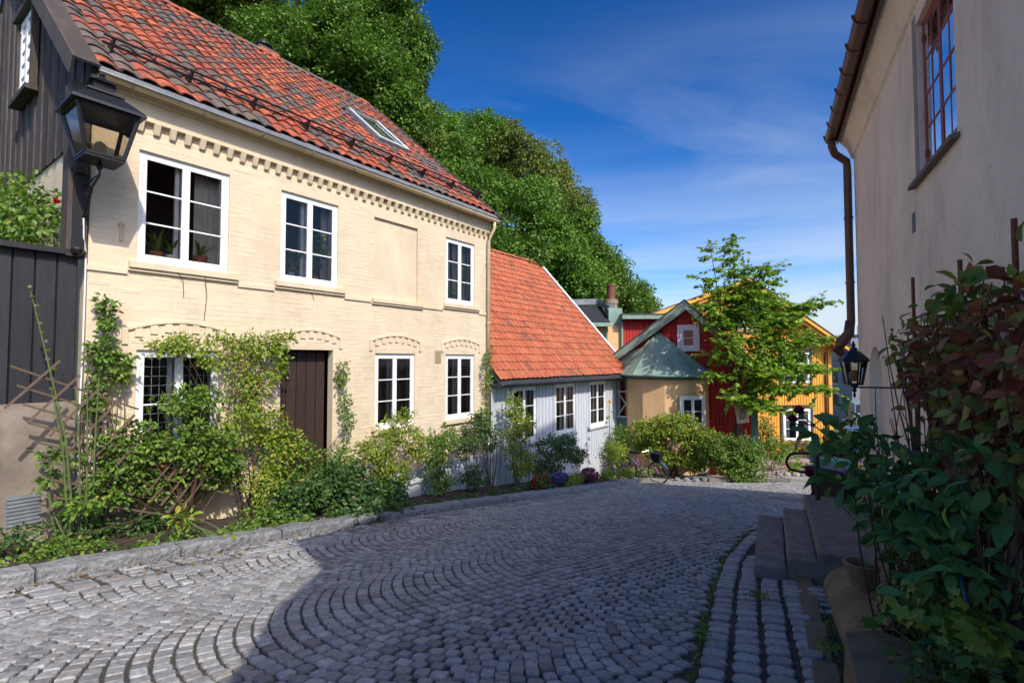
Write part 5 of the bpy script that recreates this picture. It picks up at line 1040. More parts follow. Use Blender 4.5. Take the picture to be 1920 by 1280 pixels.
m_ = MB(); m_.tube([bp(-.05, .30, -.08), bp(-.05, .30, .08)], .05, 10); m_.tube([bp(-.05, .30, .09), bp(.05, .16, .09), bp(.05, .16, .17)], .01, 5); build('crank', m_, 'chrome', bk)
m_ = MB(); m_.tube([bp(-.12, .28, -.03), bp(-.05, .0, -.22)], .009, 5); build('kickstand', m_, 'black', bk)

def car(c, rz, m, label, L_=4.2, H=1.45, Wd=1.72):
    k = thing('parked_car', label, 'car', c, 'cars parked beyond the yellow house'); c = Vector(c); A = Vector((math.cos(rz), math.sin(rz), 0)); B = Vector((-A.y, A.x, 0)); P_ = lambda x, y, z: c+A*x+B*y+vz(z)
    lo = [(-L_/2, .35), (-L_/2+.02, .75), (-L_/2+.12, .88), (-L_*.22, .93), (L_*.30, .95), (L_/2-.06, .90), (L_/2, .6), (L_/2-.02, .3), (L_*.40, .22), (-L_*.40, .22)]
    m_ = MB(); n_ = len(lo); ys_ = (-Wd/2, -Wd/2+.06, Wd/2-.06, Wd/2); V = []
    for i, y in enumerate(ys_): s_ = .97 if i in (0, 3) else 1; V += [P_(x*s_, y, .2+(z-.2)*s_) for x, z in lo]
    m_.add(V, [tuple(range(n_)), tuple(range(3*n_, 4*n_))[::-1]]+[(i+r*n_, i+(r+1)*n_, (i+1) % n_+(r+1)*n_, (i+1) % n_+r*n_) for r in range(3) for i in range(n_)]); build('body', m_, m, k, smooth=False)
    cb = [(-L_*.24, .93), (-L_*.10, H-.08), (L_*.05, H), (L_*.26, H-.03), (L_*.42, .95)]; m_ = MB(); w0_, w1_ = Wd/2-.08, Wd/2-.26
    wy = [w0_, w1_, w1_, w1_, w0_]; a = [P_(x, -wy[i], z) for i, (x, z) in enumerate(cb)]; b = [P_(x, wy[i], z) for i, (x, z) in enumerate(cb)]; m_.add(a+b, [(0, 1, 2, 3, 4), (9, 8, 7, 6, 5)]+[(i, i+5, i+6, i+1) for i in range(4)]); build('windows', m_, 'darkwin', k)
    m_ = MB(); m_.box8([P_(cb[1][0], -w1_-.01, H-.075), P_(cb[3][0], -w1_-.01, H-.025), P_(cb[3][0], w1_+.01, H-.025), P_(cb[1][0], w1_+.01, H-.075), P_(cb[1][0]+.1, -w1_+.03, H-.03), P_(cb[3][0]-.1, -w1_+.03, H+.012), P_(cb[3][0]-.1, w1_-.03, H+.012), P_(cb[1][0]+.1, w1_-.03, H-.03)])
    for s_ in (-1, 1): 
        for i in range(4): m_.bar(P_(cb[i][0], s_*(wy[i]+.004), cb[i][1]), P_(cb[i+1][0], s_*(wy[i+1]+.004), cb[i+1][1]), .05, .03)
        m_.bar(P_(L_*.08, s_*(w0_+.003), .93), P_(L_*.08, s_*(w1_+.005), H-.02), .05, .03)
    build('roof', m_, m, k)
    for x in (-L_*.31, L_*.31):
        for s_ in (-1, 1):
            p = P_(x, s_*(Wd/2-.09), .31); m_ = MB(); m_.tube([p-B*.10, p+B*.10], .31, 18); w_ = build('wheel', m_, 'rubber', k); m_ = MB(); m_.tube([p+B*s_*.09, p+B*s_*.112], .19, 14); build('rim', m_, 'silver', w_)
    for s_ in (-1, 1):
        m_ = MB(); m_.box8([P_(-L_/2-.012, s_*.55-.16, .62), P_(-L_/2+.08, s_*.55-.16, .62), P_(-L_/2+.08, s_*.55+.16, .62), P_(-L_/2-.012, s_*.55+.16, .62), P_(-L_/2+.0, s_*.55-.15, .74), P_(-L_/2+.1, s_*.55-.15, .74), P_(-L_/2+.1, s_*.55+.15, .74), P_(-L_/2+.0, s_*.55+.15, .74)]); build('headlight', m_, 'chrome', k)
        m_ = MB(); m_.box8([P_(L_/2-.10, s_*.6-.12, .65), P_(L_/2+.004, s_*.6-.12, .65), P_(L_/2+.004, s_*.6+.12, .65), P_(L_/2-.10, s_*.6+.12, .65), P_(L_/2-.12, s_*.6-.12, .82), P_(L_/2-.02, s_*.6-.12, .82), P_(L_/2-.02, s_*.6+.12, .82), P_(L_/2-.12, s_*.6+.12, .82)]); build('taillight', m_, 'lightred', k)
car((15.2, 22.0, gz(0, 22)), 1.15, 'navy', 'dark blue parked car at the right of the yellow house, nearest')
car((18.6, 26.2, gz(0, 26.2)), 1.15, 'silver', 'silver parked car behind the dark blue one by the yellow house', 4.6, 1.7, 1.85)
car((21.3, 30.5, gz(0, 30.5)), 1.15, 'silver', 'tall silver van-like car farthest along the row of parked cars', 4.8, 2.1, 1.9)

# hand painted board on the tree trunk
sg = thing('wooden_sign', 'pale wooden board with a painted circle and strokes fixed to the leaning trunk', 'sign', (7.7, 16.95, -2.35))
FS = Fr((7.5, 17.0), (1, .05), (.05, -1)); ti = lambda x, z: FS.p(x*math.cos(.13)-z*math.sin(.13), 0, -2.1+x*math.sin(.13)+z*math.cos(.13)); m_ = MB(); m_.prism([ti(0, 0), ti(.42, 0), ti(.42, .62), ti(0, .62)], FS.n*.03); build('board', m_, 'signwood', sg)
m_ = MB(); m_.tube([ti(.23+.12*math.cos(a), .27+.12*math.sin(a))+FS.n*.032 for a in [i*2*math.pi/16 for i in range(17)]], .008, 4)
for x in (.10, .16, .22): m_.tube([ti(x, .12)+FS.n*.033, ti(x+.16, .52)+FS.n*.033], .008, 4)
build('painted_mark', m_, 'black', sg)

def basket(c, r, h, label):
    b = thing('wicker_basket', label, 'basket', c); c = Vector(c); m_ = MB(); m_.lathe(c, [(r*.7, 0), (r*.85, h*.5), (r, h), (r*.92, h), (r*.6, .02)], 18); build('basket_body', m_, 'wicker', b)
    for k in range(9): z = h*(k+.5)/9; rr = r*(.7+.3*z/h)+.004; m_ = MB(); m_.tube([c+Vector((rr*math.cos(a)*(1+.015*(-1)**i), rr*math.sin(a)*(1+.015*(-1)**i), z)) for i, a in enumerate([2*math.pi*j/26 for j in range(27)])], .007, 4, cap=False); build('weave', m_, 'wicker', b)
basket((2.66, 3.92, -1.70), .115, .17, 'small wicker basket standing on the sandstone apron')

# ================================================================== FAR BUILDINGS
gb = thing('modern_grey_building', 'modern grey four storey building beyond the parked cars', 'building', (44, 62, -6))
m_ = MB(); m_.box((48, 68, -3.5), (15, 22, 12.2), -.15); build('wall', m_, 'greywall', gb)
FM = Fr((40.6, 58.2), (math.cos(-.15), math.sin(-.15)), (math.sin(-.15), -math.cos(-.15))); FM2 = Fr((40.6-.02, 58.2), (math.sin(.15), math.cos(.15)), (-math.cos(.15), math.sin(.15)))
m_ = MB(); c_ = Vector((48, 68, 0)); A = Vector((math.cos(-.15), math.sin(-.15), 0)); B = Vector((-A.y, A.x, 0)); p0 = c_-A*7.5-B*11
for fl in range(4):
    z = 1.0-fl*2.7
    for k in range(7):
        m_ = MB(); q_ = p0+A*(.8+k*2.05)-B*.02; m_.box8([q_+vz(z-1.0), q_+A*1.0+vz(z-1.0), q_+A*1.0+B*.1+vz(z-1.0), q_+B*.1+vz(z-1.0), q_+vz(z+.4), q_+A*1.0+vz(z+.4), q_+A*1.0+B*.1+vz(z+.4), q_+B*.1+vz(z+.4)]); build('window', m_, 'darkwin', gb)
    for k in range(9):
        m_ = MB(); q_ = p0+B*(1+k*2.3)-A*.02; m_.box8([q_+vz(z-1.0), q_+A*.1+vz(z-1.0), q_+A*.1+B*1.2+vz(z-1.0), q_+B*1.2+vz(z-1.0), q_+vz(z+.4), q_+A*.1+vz(z+.4), q_+A*.1+B*1.2+vz(z+.4), q_+B*1.2+vz(z+.4)]); build('window', m_, 'darkwin', gb)
for i, (x, y, w, h, d, mm, lb) in enumerate([(152, 230, 14, 15, 12, 'citypale', 'pale distant office block left in the far skyline'), (166, 240, 9, 20, 12, 'citydark', 'dark distant tower with a roof mast in the far skyline'), (176, 236, 10, 16, 12, 'citypale', 'pale distant block beside the dark tower'), (162, 215, 22, 8, 10, 'citydark', 'low dark distant block before the far towers'), (188, 245, 12, 19, 12, 'citydark', 'dark distant block rightmost in the far skyline')]):
    zb = gz(x, y); tz = zb+h+13; t_ = thing('distant_building', lb, 'building', (x, y, zb), 'far city skyline'); m_ = MB(); m_.box((x, y, (zb+tz)/2), (w, d, tz-zb)); m_.box((x+w*.2, y, tz+.8), (w*.3, d*.4, 1.6)); build('wall', m_, mm, t_)
    m_ = MB(); m_.box((x-w*.25, y, tz+2.2), (.25, .25, 4.4)); m_.box((x+w*.3, y, tz+3), (.2, .2, 4)); build('mast', m_, 'citydark', t_)
    for k in range(5): m_ = MB(); m_.box((x, y-d/2-.03, tz-1.6-k*3), (w*.86, .1, 1.3)); build('window_band', m_, 'darkwin', t_)
vl = thing('hillside_villa', 'cream rendered villa on the hill glimpsed between the trees', 'building', (-13, 35, 3))
m_ = MB(); m_.box((-12.5, 36, 9.5), (11, 6, 14), .3); build('wall', m_, 'cream', vl)
for i in range(4):
    for j in range(3): m_ = MB(); p = Vector((-12.5, 36, 6+j*3.2))+Vector((math.cos(.3), math.sin(.3), 0))*(-4+i*2.6)+Vector((math.sin(.3), -math.cos(.3), 0))*3.0; m_.box(p, (1, .1, 1.6), .3); build('window', m_, 'darkwin', vl)

# ================================================================== HILL AND TREES
HILLG = []
def hz_(t, w): return -3.4+max(0, w-1.0)*.62*(1/(1+math.exp((t-22)/4)))*.95 if w < 26 else hz_(t, 25.9)
m_ = MB(); ts_ = [-26+3*i for i in range(22)]; ws = [0, 1.5, 3, 5, 8, 11, 15, 20, 26, 40]
V = [FL.p(t_, -9.9-w, min(hz_(t_, w), 13)+.25*math.sin(t_*1.3+w)) for t_ in ts_ for w in ws]; k = len(ws); m_.add(V, [(i*k+j, i*k+j+1, i*k+k+j+1, i*k+k+j) for i in range(len(ts_)-1) for j in range(k-1)]); struct('hill', m_, 'undergrowth', True)
def crown_mesh(seed, n_cl, per, kind='quad', size=.17, aniso=(1, 1, .95)):
    r = np.random.default_rng(seed); lob = []
    for i in range(26):
        d = norm(r.normal(size=3)); d[2] = d[2]*.85+.05; lob.append((d*(.60+.16*r.random())*np.array(aniso), .20+.14*r.random()))
    lob.append((np.zeros(3), .52)); lob.append((np.zeros(3), .52)); idx = r.choice(len(lob), n_cl); d = norm(r.normal(size=(n_cl, 3))); c = np.array([lob[i][0] for i in idx])+d*np.array([lob[i][1] for i in idx])[:, None]*(.75+.3*r.random((n_cl, 1)))
    return c, d
CR = []
for k in range(3):
    c, d = crown_mesh(50+k, 1500, 16); CR.append((c, d))
CRM = {}
def crown(k, rad, kmat):
    key = (k, round(rad*2)/2, kmat)
    if key not in CRM:
        c, d = CR[k]; R_ = key[1]; n_ = int(1500*min(1.0, (R_/4.2)**2+.15)); Ms = clump_leaves(c[:n_]*R_, d[:n_], 24, .36, .155, .35); v, l, c_ = leaf_geo(Ms, 'quad'); CRM[key] = newmesh('crown', v, l, c_, kmat)
    return CRM[key]
TREES = [(-17.03, 25.0, 19.35, 4.6, 0), (-15.12, 27.0, 17.6, 4.5, 2), (-10.79, 25.0, 17.68, 5.0, 0), (-6.9, 24.0, 16.3, 3.2, 0), (-6.19, 25.0, 15.3, 2.4, 0), (-8.88, 23.0, 12.47, 4.0, 0), (-6.42, 24.0, 11.44, 3.2, 0), (-7.16, 21.6, 7.74, 3.0, 0), (-4.8, 25.0, 10.1, 3.0, 2), (-4.67, 22.0, 6.45, 2.8, 0),
 (-3.29, 28.0, 12.3, 2.8, 1), (-1.3, 30.0, 11.9, 3.0, 2), (-2.39, 25.0, 7.86, 3.0, 0), (1.35, 31.0, 10.9, 2.9, 2), (2.7, 31.0, 9.4, 2.5, 2), (0.0, 26.0, 6.9, 3.0, 1), (3.2, 30.0, 7.4, 2.4, 0), (1.43, 27.0, 5.02, 2.9, 1), (4.6, 31.0, 5.6, 2.4, 0), (3.42, 27.0, 3.6, 2.2, 1), (6.7, 33.0, 4.3, 2.5, 0), (8.3, 33.5, 2.9, 2.3, 0), (-0.51, 24.0, 4.47, 2.6, 0), (-20, 28, 14, 5, 0), (-14, 24, 11.5, 4, 0)]
LBL = ['tall broadleaf tree above the plank gable at the top left', 'olive tinged tree behind the ridge beside the chimney', 'largest dark green crown above the middle of the cream house ridge', 'tall tree whose crown meets the open sky at the top', 'outermost top crown bulging into the blue sky above the hill', 'dense green crown between the ridge and the villa wall', 'green crown just above the skylight', 'low crown directly behind the cream house ridge', 'olive crown below the tallest trees behind the roof end', 'low dark crown behind the far roof corner of the cream house',
 'bright green crown on the skyline beside the tallest trees', 'feathery olive crown forming the hump of the skyline', 'mid green crown behind the end of the snow guard', 'brown tinged crown at the shoulder of the skyline', 'brown tinged crown where the skyline starts to drop', 'bright green rounded crown in the middle of the slope', 'dark crown on the steep part of the skyline', 'bright crown above the orange roof ridge', 'small dark crown on the lower skyline', 'bright low crown behind the white verge of the grey house', 'spreading crown behind the rusty flue', 'lowest crown of the skyline before the yellow roof', 'dark crown rising straight behind the orange roof', 'broad tree behind the plank gable', 'broad tree low behind the plank gable']
for i, (x, y, z, r, kk) in enumerate(TREES):
    tw = (FL.n*-1).dot(Vector((x, y, 0))-FL.P)-9.9; tt_ = FL.D.dot(Vector((x, y, 0))-FL.P); gzv = min(hz_(tt_, max(tw, 0)), 13) if tw > 0 else gz(x, y)
    t_ = thing('broadleaf_tree', LBL[i], 'tree', (x, y, min(gzv, z-r*.8)), 'trees on the hill behind the houses')
    km = ('lf_tree', 'lf_tree2', 'lf_tree3')[kk]; me = crown(i % 3, r, km); R_ = round(r*2)/2; o = bpy.data.objects.new('crown', me); COL.objects.link(o); o.parent = t_; s_ = r/R_
    o.matrix_basis = Matrix.Translation(Vector((0, 0, z-t_.location.z))) @ Matrix.Rotation(rnd.uniform(0, 6.28), 4, 'Z') @ Matrix.Diagonal((s_*rnd.uniform(.95, 1.1), s_*rnd.uniform(.95, 1.1), s_*rnd.uniform(.95, 1.15), 1)); o['kind'] = 'stuff'
    m_ = MB(); b = t_.location+vz(-.4); tp = Vector((x+rnd.uniform(-.4, .4), y, z+r*.4)); m_.tube([b, b.lerp(tp, .4)+Vector((.15, 0, 0)), tp], [.22+.02*r, .17, .06], 7, cap=False)
    for k in range(5): e = Vector((x, y, z))+Vector(norm(rng.normal(size=3)))*r*.75; s0_ = b.lerp(tp, .45+.1*k); m_.tube([s0_, s0_.lerp(e, .5)+vz(.2), e], [.09, .06, .02], 5, cap=False)
    build('trunk', m_, 'bark', t_)
# undergrowth on the slope
c = []; 
for i in range(2600):
    t_ = rnd.uniform(-12, 33); w = rnd.uniform(.3, 13); p = FL.p(t_, -9.9-w, min(hz_(t_, w), 13)+rnd.uniform(.1, 1.6)); c.append(p)
c = np.array([tuple(p) for p in c]); o = build('undergrowth_foliage', leaf_geo(clump_leaves(c, norm(rng.normal(size=c.shape)), 12, .55, .24), 'quad'), 'lf_tree'); o['kind'] = 'stuff'

# sparse sunny tree in front of the red house
tr_ = thing('maple_tree', 'slender sunlit tree with sparse lime green leaves before the red house', 'tree', (7.55, 17.4, -4.05))
TB = Vector((7.55, 17.4, -4.05)); fork = Vector((7.72, 17.35, -1.8)); m_ = MB(); m_.tube([TB, TB.lerp(fork, .5)+Vector((.05, 0, 0)), fork], [.13, .11, .09], 9); 
tips = [(6.71, 17.04, 3.83), (7.56, 17.25, 4.15), (6.39, 17.04, 2.77), (8.84, 17.25, 3.19), (8.2, 16.72, 3.09), (6.28, 16.83, 1.81), (9.9, 17.25, 1.92), (10.76, 17.47, 2.02), (9.05, 16.61, 1.28), (10.54, 17.04, 0.75), (11.08, 17.47, -0.32), (10.65, 16.93, -0.96), (9.48, 16.51, -0.96), (7.03, 16.61, 0.64), (7.67, 16.4, 0.21), (6.6, 16.93, 0.21), (6.5, 16.83, -0.43), (8.41, 16.29, -0.43), (7.14, 16.4, -1.17), (8.09, 16.4, -1.49), (9.05, 16.83, -1.7), (10.01, 17.79, 0.11), (7.46, 17.89, 1.7), (8.52, 18.0, 1.7), (9.37, 18.0, 2.34), (6.92, 16.93, 1.28), (10.01, 16.72, -0.21), (7.77, 16.83, 2.34)]
Ms = []
lead = [fork+(Vector(p)-fork)*1.0 for p in ((7.67, 17.3, 1.06), (8.6, 17.25, .85), (7.15, 17.15, .95))]
for L__ in lead: m_.tube([fork, fork.lerp(L__, .5)+Vector((rnd.uniform(-.1, .1), 0, 0)), L__], [.075, .055, .035], 7)
for p in tips:
    p = Vector(p); L__ = min(lead, key=lambda q: (q-p).length); u = max(0.1, min(1, (p.z-fork.z)/(L__.z-fork.z)*.75)); s0_ = fork.lerp(L__, u); pts = curve_pts(s0_, p, (0, 0, .25), 8); m_.tube(pts, [.03-.0034*i for i in range(8)], 5, cap=False)
    for i in range(2, 8):
        for tw in range(3 if (p.x < 8.0 and p.z < 1.05) else 9 if p.x > 7.2 else 6):
            d = Vector((rnd.gauss(0, 1), rnd.gauss(0, .8), rnd.gauss(0, .25))).normalized(); e = pts[i]+d*rnd.uniform(.25, .65); m_.tube([pts[i], pts[i].lerp(e, .5)+vz(.03), e], [.008, .006, .003], 4, cap=False)
            for q_ in range(7):
                f = .25+.75*q_/6; lp = pts[i].lerp(e, f); sd = Vector((-d.y, d.x, 0))*(-1)**q_; ld = (d*.5+sd*.8+Vector((0, 0, rnd.uniform(-.6, 0)))); Ms.append((lp, ld))
cc_, dd_ = ell_points([((8.3, 17.2, .9), (1.1, .7, 1.5)), ((9.3, 17.2, .2), (1.1, .6, 1.0)), ((7.9, 17.2, 2.4), (.7, .5, 1.0)), ((8.4, 16.9, -.7), (1.2, .6, .6)), ((7.4, 17.3, 1.7), (.6, .5, .8))], 300, .2)
for c__, d__ in zip(cc_, dd_):
    for q_ in range(9): Ms.append((Vector(c__)+Vector((rnd.gauss(0, .16), rnd.gauss(0, .14), rnd.gauss(0, .07))), Vector(d__)+Vector((rnd.gauss(0, .7), rnd.gauss(0, .6), -.2))))
P_ = np.array([tuple(a) for a, b in Ms]); D_ = np.array([tuple(b) for a, b in Ms]); N_ = rng.normal(size=P_.shape)*.4; N_[:, 2] += 1
o = build('foliage', leaf_geo(leaf_mats(P_+rng.normal(size=P_.shape)*.02, D_+rng.normal(size=P_.shape)*.2, N_, .145*(.7+.6*rng.random(len(P_)))), 'lobed'), 'lf_lime', tr_); o['kind'] = 'stuff'
build('trunk', m_, 'bark', tr_)
m_ = MB(); m_.tube([(7.45, 17.1, -4.0), (7.55, 17.15, -2.3), (7.68, 17.2, -1.2)], [.10, .09, .08], 8); m_.tube([(7.95, 17.1, -4.0), (7.8, 17.1, -2.3)], [.06, .05], 8); build('trunk', m_, 'bark', tr_)
print('trees done')

# ================================================================== PLANTS ALONG THE CREAM AND GREY HOUSES
def plant(fr, label, cat, base, blobs, ncl, per, cr, size, **k):
    b = fr.p(base[0], base[1], 0); b.z = gz(b.x, b.y)+.08
    return shrub(label, cat, b, blobs, int(ncl*1.25), per, cr, size, fr=fr, **k)
plant(FL, 'big climbing rose bush spreading across the leaded window', 'rose bush', (1.0, .55), [(.45, .5, -1.15, .5, .35, .38), (1.15, .55, -1.2, .5, .4, .38), (.8, .4, -1.6, .6, .3, .35), (1.5, .45, -1.55, .4, .3, .4), (.2, .6, -1.5, .3, .25, .35), (1.1, .4, -.6, .5, .25, .25)], 520, 13, .10, .062, leaf='oval', lm='lf_mid', stems=26, stemr=.011, flowers=[('orangefl', 10, .025), ('yellowfl', 6, .02)])
plant(FL, 'rose canes arching over the top of the leaded window and beside the door', 'climbing rose', (2.0, .35), [(.95, .25, .22, .45, .15, .16), (1.55, .3, .12, .42, .18, .3), (2.1, .3, .2, .38, .18, .25), (2.5, .3, .35, .24, .12, .22), (2.0, .3, -.45, .3, .18, .45), (2.3, .35, -1.1, .35, .2, .45), (2.2, .6, -1.9, .45, .3, .35), (1.75, .5, -1.0, .25, .2, .35), (2.45, .3, -.1, .25, .12, .3), (2.55, .45, -1.4, .3, .2, .35)], 560, 11, .10, .055, leaf='oval', lm='lf_yel', stems=16, stemr=.010, flowers=[('orangefl', 8, .02)])
plant(FL, 'upright climbing rose stem rising beside the white cable', 'climbing rose', (.12, .3), [(.12, .2, .1, .14, .12, .3), (.18, .2, .62, .10, .1, .32), (.1, .2, -.45, .16, .12, .35), (.35, .2, -.1, .14, .1, .25)], 95, 11, .08, .065, leaf='oval', lm='lf_mid', stems=14, stemr=.009)
plant(FL, 'tall leaning hollyhock stalks with seed heads in front of the black fence', 'hollyhock', (-.25, .75), [(-.35, .6, -1.2, .22, .2, .35), (-.1, .7, -1.7, .3, .25, .25)], 40, 9, .10, .075, leaf='oval', lm='lf_mid', stems=10, stemr=.012, stemm='stem')
hb_ = FL.p(-.22, .75, 0); hb_.z = gz(hb_.x, hb_.y)+.08; hk = thing('hollyhock_stalk', 'single tall stalk of faded seed heads highest against the black fence', 'hollyhock', hb_)
sp = [hb_, FL.p(-.33, .72, -.9), FL.p(-.50, .66, 0), FL.p(-.66, .6, .82)]; m_ = MB(); m_.tube(sp, [.014, .012, .009, .005], 6, cap=False); build('stem', m_, 'stem', hk)
for dx in (.05, .1, .15, -.05): m_ = MB(); m_.tube([hb_+FL.D*dx, FL.p(-.28+dx*1.5, .72, -1.0), FL.p(-.36+dx*2.2, .7, -.35+abs(dx))], [.012, .010, .006], 6, cap=False); build('stem', m_, 'stem', hk)
for i in range(17):
    u = i/16; p = sp[1].lerp(sp[2], min(1, u*2)) if u < .5 else sp[2].lerp(sp[3], u*2-1); f_ = MB(); flower(f_, p+Vector((rnd.uniform(-.04, .04), rnd.uniform(-.03, .03), 0)), .035, 10); build('seed_head', f_, 'lf_yel' if i % 2 else 'signwood', hk)
plant(FL, 'dark green leafy mass with small pale flowers in front of the brown door', 'perennial clump', (3.4, 1.3), [(2.5, .95, -2.2, .45, .4, .36), (3.3, .9, -2.2, .6, .45, .42), (4.1, 1.0, -2.5, .5, .45, .32), (3.3, 1.6, -2.55, 1.0, .3, .22)], 720, 10, .10, .075, leaf='oval', lm='lf_dark', stems=10, flowers=[('palepink', 26, .028), ('whitefl', 16, .025)])
plant(FL, 'loose leaves reaching up the lower part of the brown door', 'climbing rose', (2.7, .5), [(2.85, .45, -1.7, .35, .2, .35), (3.3, .4, -1.9, .35, .2, .3), (3.8, .35, -1.75, .25, .2, .3), (3.85, .15, -.35, .1, .08, .5), (3.95, .2, -1.0, .18, .1, .4)], 190, 9, .09, .055, leaf='oval', lm='lf_mid', stems=12)
plant(FL, 'yellow green rose bush with hips below the middle ground floor window', 'rose bush', (4.6, .7), [(4.3, .6, -1.7, .42, .35, .42), (4.95, .55, -1.35, .42, .3, .42), (4.6, .7, -2.25, .5, .4, .4), (5.4, .5, -1.75, .25, .25, .35)], 330, 12, .09, .052, leaf='oval', lm='lf_yel', stems=24, stemr=.010, flowers=[('redfl', 12, .018), ('orangefl', 10, .02)])
plant(FL, 'narrow green bush between the two right ground floor windows', 'bush', (6.0, .6), [(5.95, .55, -2.0, .36, .3, .55), (6.4, .5, -1.75, .3, .25, .35), (6.0, .6, -2.6, .4, .3, .3)], 230, 12, .09, .055, leaf='oval', lm='lf_mid', stems=16)
plant(FL, 'airy bush with bare lower canes under the last ground floor window', 'bush', (7.1, .55), [(7.0, .5, -1.95, .36, .25, .4), (7.5, .5, -1.6, .36, .25, .4), (7.2, .6, -2.75, .5, .3, .25), (7.9, .5, -2.0, .3, .25, .4)], 240, 12, .09, .055, leaf='oval', lm='lf_dark', stems=22, flowers=[('palepink', 4, .03)])
plant(FL, 'climber hugging the downpipe of the cream house', 'climbing plant', (8.3, .3), [(8.2, .2, -.4, .14, .1, .5), (8.25, .2, .25, .1, .08, .3), (8.0, .25, -1.5, .25, .15, .5)], 60, 9, .09, .065, leaf='oval', lm='lf_mid', stems=10)
plant(FL, 'low ground cover and seedlings along the near kerb below the trellis', 'ground plants', (-.6, 1.5), [(-1.4, 1.5, -1.95, .5, .3, .14), (-.5, 1.4, -2.05, .5, .35, .16), (.4, 1.5, -2.2, .5, .3, .12), (1.2, 1.5, -2.3, .5, .3, .12), (2.0, 1.5, -2.45, .5, .3, .16), (1.8, 1.2, -2.25, .4, .3, .2)], 420, 9, .07, .052, leaf='oval', lm='lf_mid', stems=6, flowers=[('whitefl', 10, .02)])
plant(FL, 'dark weeds in the corner under the trellis by the concrete wall', 'weeds', (-.7, .9), [(-.9, .8, -1.95, .4, .3, .2), (-.2, .7, -2.05, .35, .3, .25), (.5, .6, -2.15, .4, .3, .2)], 150, 9, .08, .06, leaf='oval', lm='lf_dark', stems=8)
plant(FL, 'big pale leaved seedling hanging over the kerb below the leaded window', 'seedling', (1.0, 1.75), [(.95, 1.85, -2.1, .12, .1, .12), (.6, 1.4, -1.95, .2, .12, .12)], 10, 4, .08, .11, leaf='big', lm='lf_yel', stems=5, stemm='stem')
plant(FL, 'low green border under the yellow green rose', 'ground plants', (5.4, 1.5), [(5.0, 1.4, -2.85, .5, .3, .14), (6.0, 1.4, -2.95, .5, .3, .14), (7.0, 1.4, -3.05, .5, .3, .15), (8.0, 1.4, -3.15, .5, .35, .2)], 260, 9, .08, .055, leaf='oval', lm='lf_dark', stems=6, flowers=[('palepink', 5, .03)])
# grey house bed
plant(FG, 'light green climbing rose at the left end of the grey house', 'climbing rose', (.3, .6), [(.2, .5, -1.3, .3, .25, .45), (.1, .6, -2.1, .45, .3, .5), (.8, .5, -1.7, .35, .25, .35), (.4, .7, -2.7, .5, .3, .35)], 280, 11, .10, .058, leaf='oval', lm='lf_yel', stems=18)
plant(FG, 'dark rose bush with pale pink roses before the grey house windows', 'rose bush', (1.7, .9), [(1.6, .8, -2.5, .55, .4, .5), (2.4, .8, -2.5, .5, .3, .45), (1.2, .9, -3.0, .6, .4, .3), (3.1, .8, -2.9, .5, .3, .3)], 400, 11, .10, .06, leaf='oval', lm='lf_dark', stems=20, flowers=[('palepink', 12, .07)])
plant(FG, 'purple aster clump at the kerb near the downpipe', 'flower clump', (.5, 1.75), [(.5, 1.75, -3.0, .26, .2, .14)], 40, 8, .08, .045, lm='lf_dark', leaf='oval', stems=8, flowers=[('purple', 90, .055)])
plant(FG, 'dusty red flower clump left of the purple asters', 'flower clump', (-.3, 1.7), [(-.3, 1.7, -2.95, .28, .22, .2)], 60, 9, .08, .05, lm='lf_dark', leaf='oval', stems=8, flowers=[('orangefl', 20, .05), ('lightred', 18, .05)])
plant(FG, 'magenta flower clump at the kerb in front of the middle grey window', 'flower clump', (2.1, 1.75), [(2.1, 1.75, -3.2, .30, .24, .18)], 60, 8, .08, .045, lm='lf_dark', leaf='oval', stems=8, flowers=[('magenta', 80, .06)])
plant(FG, 'loose pale green bush at the right end of the grey house', 'bush', (4.9, 1.4), [(4.5, 1.3, -3.0, .55, .4, .45), (5.4, 1.2, -3.1, .45, .35, .35)], 190, 11, .10, .055, leaf='oval', lm='lf_yel', stems=20, flowers=[('whitefl', 6, .03)])
plant(FG, 'dry ground plants along the far kerb before the bicycle', 'ground plants', (4.0, 1.9), [(3.2, 1.8, -3.35, .5, .3, .14), (4.3, 1.9, -3.5, .5, .3, .14), (5.4, 2.0, -3.65, .5, .3, .14), (1.0, 1.8, -3.1, .6, .25, .12)], 220, 9, .08, .05, leaf='oval', lm='lf_yel', stems=6)
plant(FG, 'dark bush filling the gap between the grey house and the orange bay', 'bush', (7.3, .8), [(7.0, .5, -2.9, .4, .3, .6), (7.6, .6, -3.0, .35, .3, .5)], 150, 11, .11, .06, leaf='oval', lm='lf_mid', stems=14)
